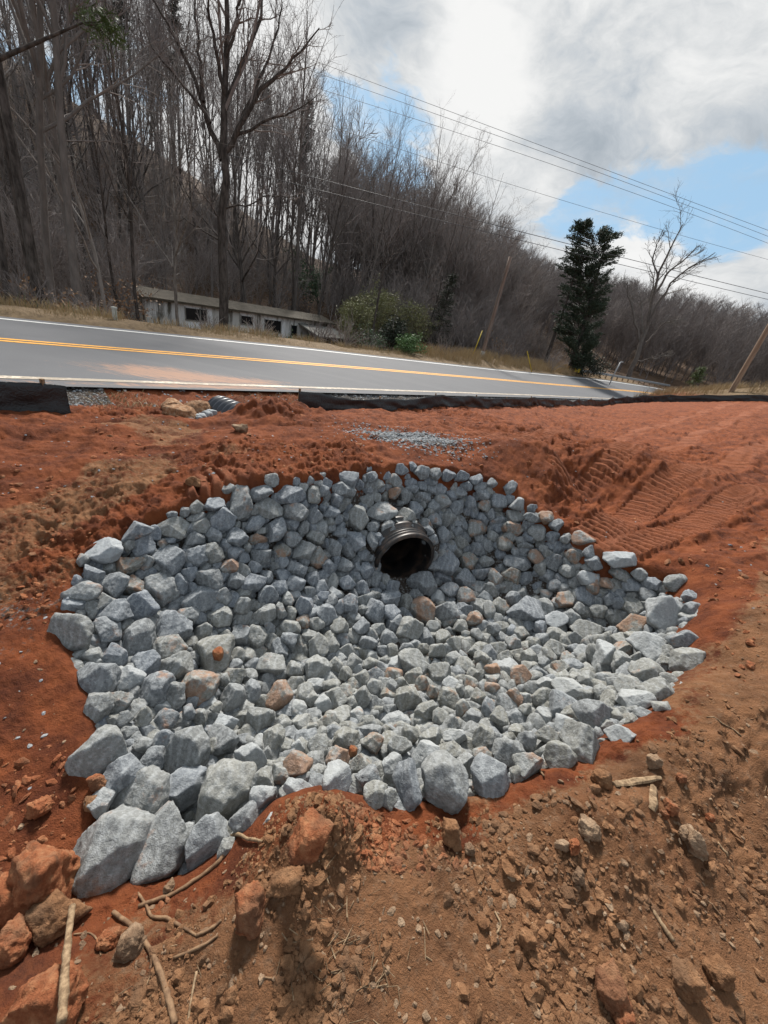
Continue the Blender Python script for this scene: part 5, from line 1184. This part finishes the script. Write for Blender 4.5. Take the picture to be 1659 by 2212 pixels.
# right-hand bare tree by the guardrail
def right_tree():
    r = np.random.default_rng(8); x, y = pol(27.2, 80); z = float(gz(x, y)[0]); base = np.array([x, y, z]); nrm = unit(np.array([x, y, 0]))
    def w(u, v): d = ray(u, v); return EYE + d * (80 / (d @ nrm)) - base
    tr = []
    def limb(pts, r0, r1):
        n = len(pts); P = np.array([w(u, v) for u, v in pts]); t = np.linspace(0, n - 1, 11); Q = np.column_stack([np.interp(t, np.arange(n), P[:, i]) for i in range(3)]); Q[1:-1] = (Q[:-2] + 2 * Q[1:-1] + Q[2:]) / 4; Q[1:-1] += r.normal(0, .12, (9, 3)); b = (Q, np.linspace(r0, r1, 11)); tr.append(b); return b
    L = [limb([(1357, 815), (1368, 790), (1385, 745), (1400, 700), (1408, 640), (1425, 580), (1450, 530), (1475, 485)], .42, .06), limb([(1400, 700), (1420, 650), (1450, 610), (1500, 570), (1545, 545)], .24, .05), limb([(1408, 640), (1440, 590), (1480, 560), (1510, 530)], .2, .05),
         limb([(1385, 745), (1370, 690), (1360, 640), (1350, 610)], .2, .05), limb([(1395, 740), (1430, 700), (1460, 690)], .14, .04), limb([(1420, 600), (1410, 550), (1430, 510)], .14, .04), limb([(1375, 780), (1410, 775), (1440, 760)], .12, .04)]
    out = []
    for b in L: branch_out(r, b[0], b[1], [(9, .36, 34, .07, 5, .035), (6, .45, 36, .05, 4, .022), (4, .5, 36, .05, 3, .015)], 0, out, .3)
    root = empty("leafless_tree", base); tag(root, "large leafless tree standing alone behind the guardrail", "tree")
    v, q = tubes(tr, 8); mesh("trunk", v, q, M_BARK, None, True, root); v, q = tubes([b for _, b in out], 3); mesh("crown", v, q, M_BARKL, None, False, root)
right_tree()

def leaves(name, C, size, aspect, m, parent, seed, droop=0.0, dirs=None):
    """small leaf-sized quads round the given points"""
    r = np.random.default_rng(seed); n = len(C); d = r.normal(size=(n, 3)) if dirs is None else dirs + r.normal(0, .45, (n, 3)); d[:, 2] -= droop; d /= np.linalg.norm(d, axis=1)[:, None]
    q = np.cross(d, r.normal(size=(n, 3))); q /= np.linalg.norm(q, axis=1)[:, None]; s = size * r.uniform(.6, 1.35, n)[:, None]
    A = C - d * s; B = C + q * s * aspect; D = C + d * s; E_ = C - q * s * aspect
    V = np.stack([A, B, D, E_], 1).reshape(-1, 3); return mesh(name, V, np.arange(4 * n).reshape(-1, 4), m, None, False, parent)
def cedar():
    r = np.random.default_rng(17); az0 = 16.6; x, y = pol(az0, 54); z = float(gz(x, y)[0]); base = np.array([x, y, z]); nrm = unit(np.array([x, y, 0]))
    def w(u, v, dep=0.0): d = ray(u, v); return EYE + d * ((54 + dep) / (d @ nrm)) - base
    root = empty("cedar_tree", base); tag(root, "dark evergreen cedar with two tops, tallest conifer by the road", "tree")
    tr = []
    def limb(pts, r0, r1):
        n = len(pts); P = np.array([w(u, v) for u, v in pts]); t = np.linspace(0, n - 1, 11); Q = np.column_stack([np.interp(t, np.arange(n), P[:, i]) for i in range(3)]); tr.append((Q, np.linspace(r0, r1, 11))); return Q
    limb([(1172, 800), (1200, 715), (1224, 650), (1245, 580), (1255, 490)], .24, .03); limb([(1232, 790), (1262, 700), (1285, 610), (1305, 540), (1322, 490)], .30, .03)
    # sprays: outline of the crown, row by row, left and right edge in the photo
    rows = [(472, 1248, 1268), (485, 1240, 1285), (500, 1235, 1345), (520, 1228, 1340), (545, 1222, 1348), (570, 1205, 1322), (600, 1212, 1335), (630, 1208, 1318), (660, 1215, 1310), (690, 1195, 1300), (720, 1200, 1300), (750, 1225, 1285), (775, 1232, 1275), (795, 1240, 1265)]
    rv, rl, rr_ = map(np.array, zip(*rows)); C = []; Dr = []
    for k in range(430):
        v0 = r.uniform(474, 795); lo, hi = np.interp(v0, rv, rl), np.interp(v0, rv, rr_); mid = (lo + hi) / 2; u1 = r.uniform(lo - 6, hi + 6)
        if 520 > v0 and 1281 < u1 < 1297: continue
        dep = r.normal(0, 1.3) * (1.25 - abs(u1 - mid) / max(hi - lo, 1)); p1 = w(u1, v0 + r.uniform(-8, 2), dep); p0 = w(mid + (u1 - mid) * .25, v0 + 14, dep * .3)
        n = 100; t = r.uniform(.2, 1.0, n) ** .7; d = unit(p1 - p0); sp_ = .34 * (1.1 - t * .6)
        q = p0 + (p1 - p0) * t[:, None] + r.normal(size=(n, 3)) * sp_[:, None] * np.array([1, 1, .55]) * .75; C.append(q); Dr.append(np.repeat(d[None], n, 0)); tr.append((np.linspace(p0, p1, 4), np.array([.05, .035, .02, .01])))
    C = np.vstack(C); Dr = np.vstack(Dr)
    v, q = tubes(tr, 6); mesh("trunk", v, q, M_BARK, None, True, root); leaves("crown", C, .125, .30, M_CEDAR, root, 2, 0, Dr)
cedar()
def conifer(name, x, y, H, rb, m, lab, seed, n=90, per=45, size=.14, grp=None, bare=.0):
    r = np.random.default_rng(seed); root = empty(name, (x, y, float(gz(x, y)[0]))); tag(root, lab, "tree", grp); tr = [(np.column_stack([np.zeros(8), np.zeros(8), np.linspace(-.4, H, 8)]), np.linspace(H * .0105, .015, 8))]; C = []; Dr = []
    for k in range(n):
        t = bare + (1 - bare) * r.uniform() ** .8; L = rb * (1 - t) ** .7 * r.uniform(.55, 1.1) * (1 if bare < .3 else min(1, 3 * (t - bare) + .35)) + .12; a = r.uniform(0, 6.28); p0 = np.array([0, 0, t * H]); p1 = p0 + np.array([cos(a) * L, sin(a) * L, L * r.uniform(.0, .4)])
        q = p0 + (p1 - p0) * r.uniform(.25, 1.05, per)[:, None] + r.normal(0, .12 + .05 * rb, (per, 3)) * (1, 1, .6); C.append(q); Dr.append(np.repeat(unit(p1 - p0)[None], per, 0)); tr.append((np.linspace(p0, p1, 3), np.array([.03, .02, .01])))
    v, q = tubes(tr, 6); mesh("trunk", v, q, M_BARK, None, True, root); leaves("crown", np.vstack(C), size, .22, m, root, seed + 1, 0, np.vstack(Dr)); return root
def pt(u, v, r): d = ray(u, v); return pol(math.degrees(math.atan2(d[0], d[1])), r)
conifer("young_cedar", *pt(955, 690, 40), 6.3, 1.3, M_PINED, "thin dark green young cedar in the brush left of the brown pole", 51, 70, 40, .12)
conifer("young_pine", *pt(1487, 850, 58), 2.6, .9, M_PINE, "small bright green pine by the bank right of the guardrail", 52, 40, 40, .11)
for k, (u, v, r, H, lab) in enumerate(((300, 560, 62, 21, "dark pine on the ridge left of the big forked tree"), (640, 560, 74, 19, "dark pine on the ridge behind the tall straight tree"), (395, 560, 70, 18, "dark pine on the ridge just left of the forked limbs"), (560, 560, 78, 17, "dark pine on the ridge right of the forked limbs"), (60, 600, 48, 20, "dark pine rising at the upper left corner"))):
    conifer("pine_tree", *pt(u, v, r), H, 2.2, M_PINED, lab, 70 + k, 60, 55, .2, "dark pines on the ridge", .55)
# pine with the green tufts at the top left
x, y = pt(85, 640, 19); root = conifer("tall_pine", x, y, 16, 2.0, M_PINED, "tall pine with bright green needle tufts at the top left", 88, 16, 40, .16, None, .8)
z0 = float(gz(x, y)[0]); C = []; tr = []
for u, v, sp in ((195, 42, .16), (212, 55, .2), (235, 62, .18), (250, 78, .14), (222, 46, .15)):
    d = ray(u, v); p = EYE + d * (17.5 / math.hypot(d[0], d[1])) - np.array([x, y, z0]); leaves("needle_tuft", p + rt.normal(0, sp, (130, 3)), .10, .12, M_PINE, root, int(u)); hub = hub if tr else p + np.array([-.25, 0, -.1]); tr.append((np.linspace(hub, p, 5), np.array([.02, .018, .014, .01, .006])) if tr else (np.linspace(np.array([0, 0, p[2] - 1.3]), hub, 5), np.array([.06, .05, .045, .035, .025])))
v, q = tubes(tr, 5); mesh("branch", v, q, M_BARK, None, True, root)

def bush(name, u, v, r, h, w, m, lab, seed, n, size, asp, stems=14, leafy=1.0, grp=None):
    g = np.random.default_rng(seed); x, y = pt(u, v, r); root = empty(name, (x, y, float(gz(x, y)[0]))); tag(root, lab, "bush", grp); tr = []; tips = []
    for k in range(stems):
        a = g.uniform(0, 6.28); rr = w * .5 * g.uniform(.2, 1) ; top = np.array([cos(a) * rr, sin(a) * rr, h * g.uniform(.6, 1) * (1 - .35 * (rr / (w * .5)) ** 2)]); b = bough(g, np.array([cos(a) * .1, sin(a) * .1, -.1]), top, np.linalg.norm(top), 5, .13, .0, .022, .007); tr.append(b); out = []
        branch_out(g, b[0], b[1], [(6, .35, 40, .05, 3, .006), (3, .4, 40, .04, 3, .004)], 0, out, .25); tr += [o for _, o in out]; tips += [o[0][-1] for _, o in out] + [o[0][len(o[0]) // 2] for _, o in out]
    by = {}; v_, q_ = tubes(tr, 4); mesh("stems", v_, q_, M_TWIG, None, False, root); tips = np.array(tips)
    if n: C = tips[g.integers(0, len(tips), n)] + g.normal(0, .09 + .03 * w, (n, 3)); leaves("leaves", C, size, asp, m, root, seed)
bush("holly_bush", 668, 650, 47, 6.2, 3.6, M_HOLLY, "glossy pale green leafy bush behind the trailer's right end", 1, 2600, .12, .5)
bush("green_bush", 888, 735, 27, 1.35, 1.7, M_SHRUB, "round bright green bush at the verge", 2, 2400, .06, .6)
bush("dark_bush", 855, 700, 29, 2.3, 2.6, M_PINED, "dark evergreen bush behind the round bright green one", 3, 2200, .09, .5)
bush("dark_bush", 800, 720, 27, 1.5, 2.2, M_HOLLY, "grey-green low bush left of the dark evergreen bush", 4, 700, .07, .5)
bush("olive_bush", 815, 660, 38, 5.2, 3.6, M_WILLOW, "tall olive-green airy bush above the dark evergreen one", 5, 7500, .12, .25, 30)
bush("olive_bush", 765, 660, 36, 4.4, 2.6, M_WILLOW, "olive-green airy bush right of the glossy leafy bush", 6, 4200, .12, .25, 24)
bush("olive_bush", 905, 660, 40, 4.6, 3.0, M_WILLOW, "dull olive bush between the round green bush and young cedar", 7, 3600, .12, .25, 24)
bush("dark_bush", 1270, 800, 56, 2.6, 4.0, M_PINED, "dark thicket bush at the cedar's foot", 8, 1800, .12, .5)
bush("dark_bush", 628, 712, 27, .9, 1.1, M_HOLLY, "dark leafy bush in front of the trailer's porch", 9, 500, .08, .5)
for k, (u, v, r, h, w, lab) in enumerate(((560, 715, 22, 1.5, 1.8, "bare brush before the trailer's wide window"), (690, 715, 25, 1.9, 2.2, "bare brush hiding the porch end"), (450, 710, 22, 1.4, 1.4, "bare brush left of the big forked trunk"), (745, 725, 25, 2.2, 2.4, "bare brush right of the trailer"), (960, 745, 31, 1.8, 2.6, "bare brush under the young cedar"), (1075, 770, 40, 2.2, 3.0, "bare brush behind the brown pole"), (1190, 795, 47, 2.6, 3.4, "bare brush left of the cedar's foot"), (1110, 780, 42, 2.4, 3, "bare brush near the right yellow guard"), (205, 690, 19.5, 1.3, 1.8, "bare brush on the verge right of the stout leaning trunk"), (60, 670, 18.5, 1.5, 2, "bare brush on the verge at the left"))):
    bush("brush", u, v, r, h, w, M_TWIG, lab, 20 + k, 0, .1, .5, 22, 0, "bare brush along the verge")

# distant wood: one mass of simple bare trees
def mass(name, pts, protos, label, seed):
    r = np.random.default_rng(seed); VV, QQ, n0 = [], [], 0
    for x, y, z in pts:
        V, Q = protos[r.integers(len(protos))]; a = r.uniform(0, 6.28); s = r.uniform(.8, 1.2); s = fit_h(x, y, z, V[:, 2].max(), s, r.uniform(.8, 1.0)); c, sn = cos(a), sin(a)
        VV.append(np.column_stack([(V[:, 0] * c - V[:, 1] * sn) * s + x, (V[:, 0] * sn + V[:, 1] * c) * s + y, V[:, 2] * s + z])); QQ.append(Q + n0); n0 += len(V)
    o = mesh(name, np.vstack(VV), np.vstack(QQ), M_TWIG); tag(o, label, None, None, 'stuff')
FARP = []
for k in range(5):
    tr, cr = bare_tree(200 + k, 15 + k, .12, .34, [(19, .30, 32, .09, 4, .024), (7, .5, 36, .05, 3, .016)], (0, 0), k % 2); FARP.append(tubes(tr + cr, 3))
FARQ = []
for k in range(5):
    tr, cr = bare_tree(240 + k, 12 + k, .10, .08, [(26, .30, 34, .09, 4, .030), (8, .5, 38, .05, 3, .019)], (0, 0), 2); FARQ.append(tubes(tr + cr, 3))
NEARP = []
for k in range(4):
    tr, cr = bare_tree(220 + k, 3.2 + k * .8, .035, .06, [(12, .45, 42, .06, 4, .012), (5, .5, 40, .05, 3, .008)], (0, 0), 2, .08); NEARP.append(tubes(tr + cr, 3))
pts = []
while len(pts) < 230:
    az = rt.uniform(-60, 16); r = rt.uniform(60, 104); x, y = pol(az, r); s_, q_ = sq(x, y)
    if q_ - float(qoff(s_)) < 34: continue
    pts.append((x, y, float(gz(x, y)[0])))
mass("hill_woods", pts, FARP, "mass of bare trees over the ridge behind the nearer trees", 1)
pts = []
while len(pts) < 820:
    az = rt.uniform(8, 62); r = 88 + 85 * rt.uniform(); x, y = pol(az, r); s_, q_ = sq(x, y)
    if q_ - float(qoff(s_)) < 18.5 and az < 33: continue
    pts.append((x, y, float(gz(x, y)[0])))
mass("far_woods", pts, FARQ, "distant bare wood on the hill behind the guardrail", 2)
pts = []
while len(pts) < 700:
    az = rt.uniform(-56, 24); r = rt.uniform(18, 62); x, y = pol(az, r); s_, q_ = sq(x, y); qs_ = q_ - float(qoff(s_))
    if qs_ < 20 or (az < -36 and r < 27) or (-36 < az < -11 and 17 < r < 37 + (az + 36) * .3) or (-14 < az < 4 and r < 41): continue
    pts.append((x, y, float(gz(x, y)[0])))
mass("undergrowth", pts, NEARP, "tangled bare saplings and undergrowth below the trees", 3)

pts = []
while len(pts) < 190:
    az = rt.uniform(-13, 13); r = rt.uniform(50, 96); x, y = pol(az, r); s_, q_ = sq(x, y)
    if q_ - float(qoff(s_)) < 23: continue
    pts.append((x, y, float(gz(x, y)[0])))
mass("hill_thicket", pts, FARQ, "dense bare thicket on the slope behind the brown pole", 4)
M_DEAD = leafmat("dead_beech_leaves", (.17, .10, .055), (.36, .22, .125))
for k, (u, v, r, h, w, n_, lab) in enumerate(((262, 640, 27, 3.0, 3.0, 420, "sapling holding tan dead leaves left of the trailer"), (215, 640, 25, 1.6, 3.2, 500, "low clump of tan dead leaves behind the pale marker post"), (298, 600, 33, 3.6, 3.2, 380, "sapling with tan dead leaves above the trailer's left end"), (640, 600, 44, 4.0, 3.6, 420, "tan-leaved sapling on the slope behind the trailer's middle"), (1085, 740, 44, 2.6, 3.0, 300, "rusty-leaved sapling behind the brown pole"), (110, 690, 19.5, 1.2, 2.4, 260, "low tan-leaved clump by the stout leaning trunk"))):
    bush("leafy_sapling", u, v, r, h, w, M_DEAD, lab, 50 + k, n_, .075, .55, 12, 1, None)
# dry grass on the verges
def grass(name, P, h, m, label, seed, lean=.35):
    r = np.random.default_rng(seed); n = len(P); a = r.uniform(0, 6.28, n); d = np.column_stack([np.cos(a), np.sin(a), np.zeros(n)]); b = r.uniform(0, 6.28, n); L = np.column_stack([np.cos(b), np.sin(b), np.zeros(n)]) * (h * lean * r.uniform(.2, 1.6, n))[:, None]
    wd = .004 + .012 * h[:, None] * r.uniform(.5, 1, n)[:, None]; z = np.array([0, 0, 1.0]); M_ = P + z * h[:, None] * .6 + L * .4
    V = np.stack([P - d * wd - z * .03, P + d * wd - z * .03, M_ + d * wd * .7, M_ - d * wd * .7, P + z * h[:, None] + L], 1).reshape(-1, 3); i = (np.arange(n) * 5)[:, None]
    o = mesh(name, V, [i + np.array([[0, 1, 2, 3]]), i + np.array([[3, 2, 4]])], m); tag(o, label, None, None, 'stuff')
def verge(n, s0, s1, q0, q1, dens=None):
    s_ = rt.uniform(s0, s1, n); q_ = rt.uniform(q0, q1, n); x, y = xy(s_, q_ + qoff(s_)); k = rt.uniform(size=n) < ssn(fbm2(x * .9, y * .9, 3, 12), -.35, .2); x, y = x[k], y[k]; return np.column_stack([x, y, gz(x, y)])
g1 = verge(24000, -14, 26, 14.75, 18.0); grass("dry_grass", g1, rt.uniform(.06, .34, len(g1)) * (.5 + .6 * ssn(sq(g1[:, 0], g1[:, 1])[1], 15, 17)), M_GRASS, "dry tan grass along the far road verge", 1, .7)
g2 = verge(20000, 22, 60, 14.9, 19.5); grass("dry_grass", g2, rt.uniform(.25, .85, len(g2)), M_GRASS, "tall dry tan grass on the verge around the brown pole", 2, .3)
_a = rt.uniform(28, 50, 16000); _r2 = rt.uniform(41, 52, 16000); _bx, _by = _r2 * np.sin(np.radians(_a)), _r2 * np.cos(np.radians(_a)); _k = rt.uniform(size=16000) < ssn(fbm2(_bx * .5, _by * .5, 3, 13) + .03 * (_a - 36), -.3, .3); g3 = np.column_stack([_bx[_k], _by[_k], gz(_bx[_k], _by[_k])])
grass("bank_grass", g3, rt.uniform(.2, .8, len(g3)), M_GRASS, "dry tan grass on the bank beyond the silt fence", 3, .35)
g4 = verge(900, -3, 40, 15.2, 18); grass("green_grass", g4, rt.uniform(.15, .5, len(g4)), M_GREENG, "sparse green tufts in the far verge", 4, .4)
g5 = verge(1600, 1.4, 6, 5.75, 6.3); grass("dead_grass", g5, rt.uniform(.02, .07, len(g5)), M_GRASS, "matted dead grass along the near shoulder", 5, 1.6)
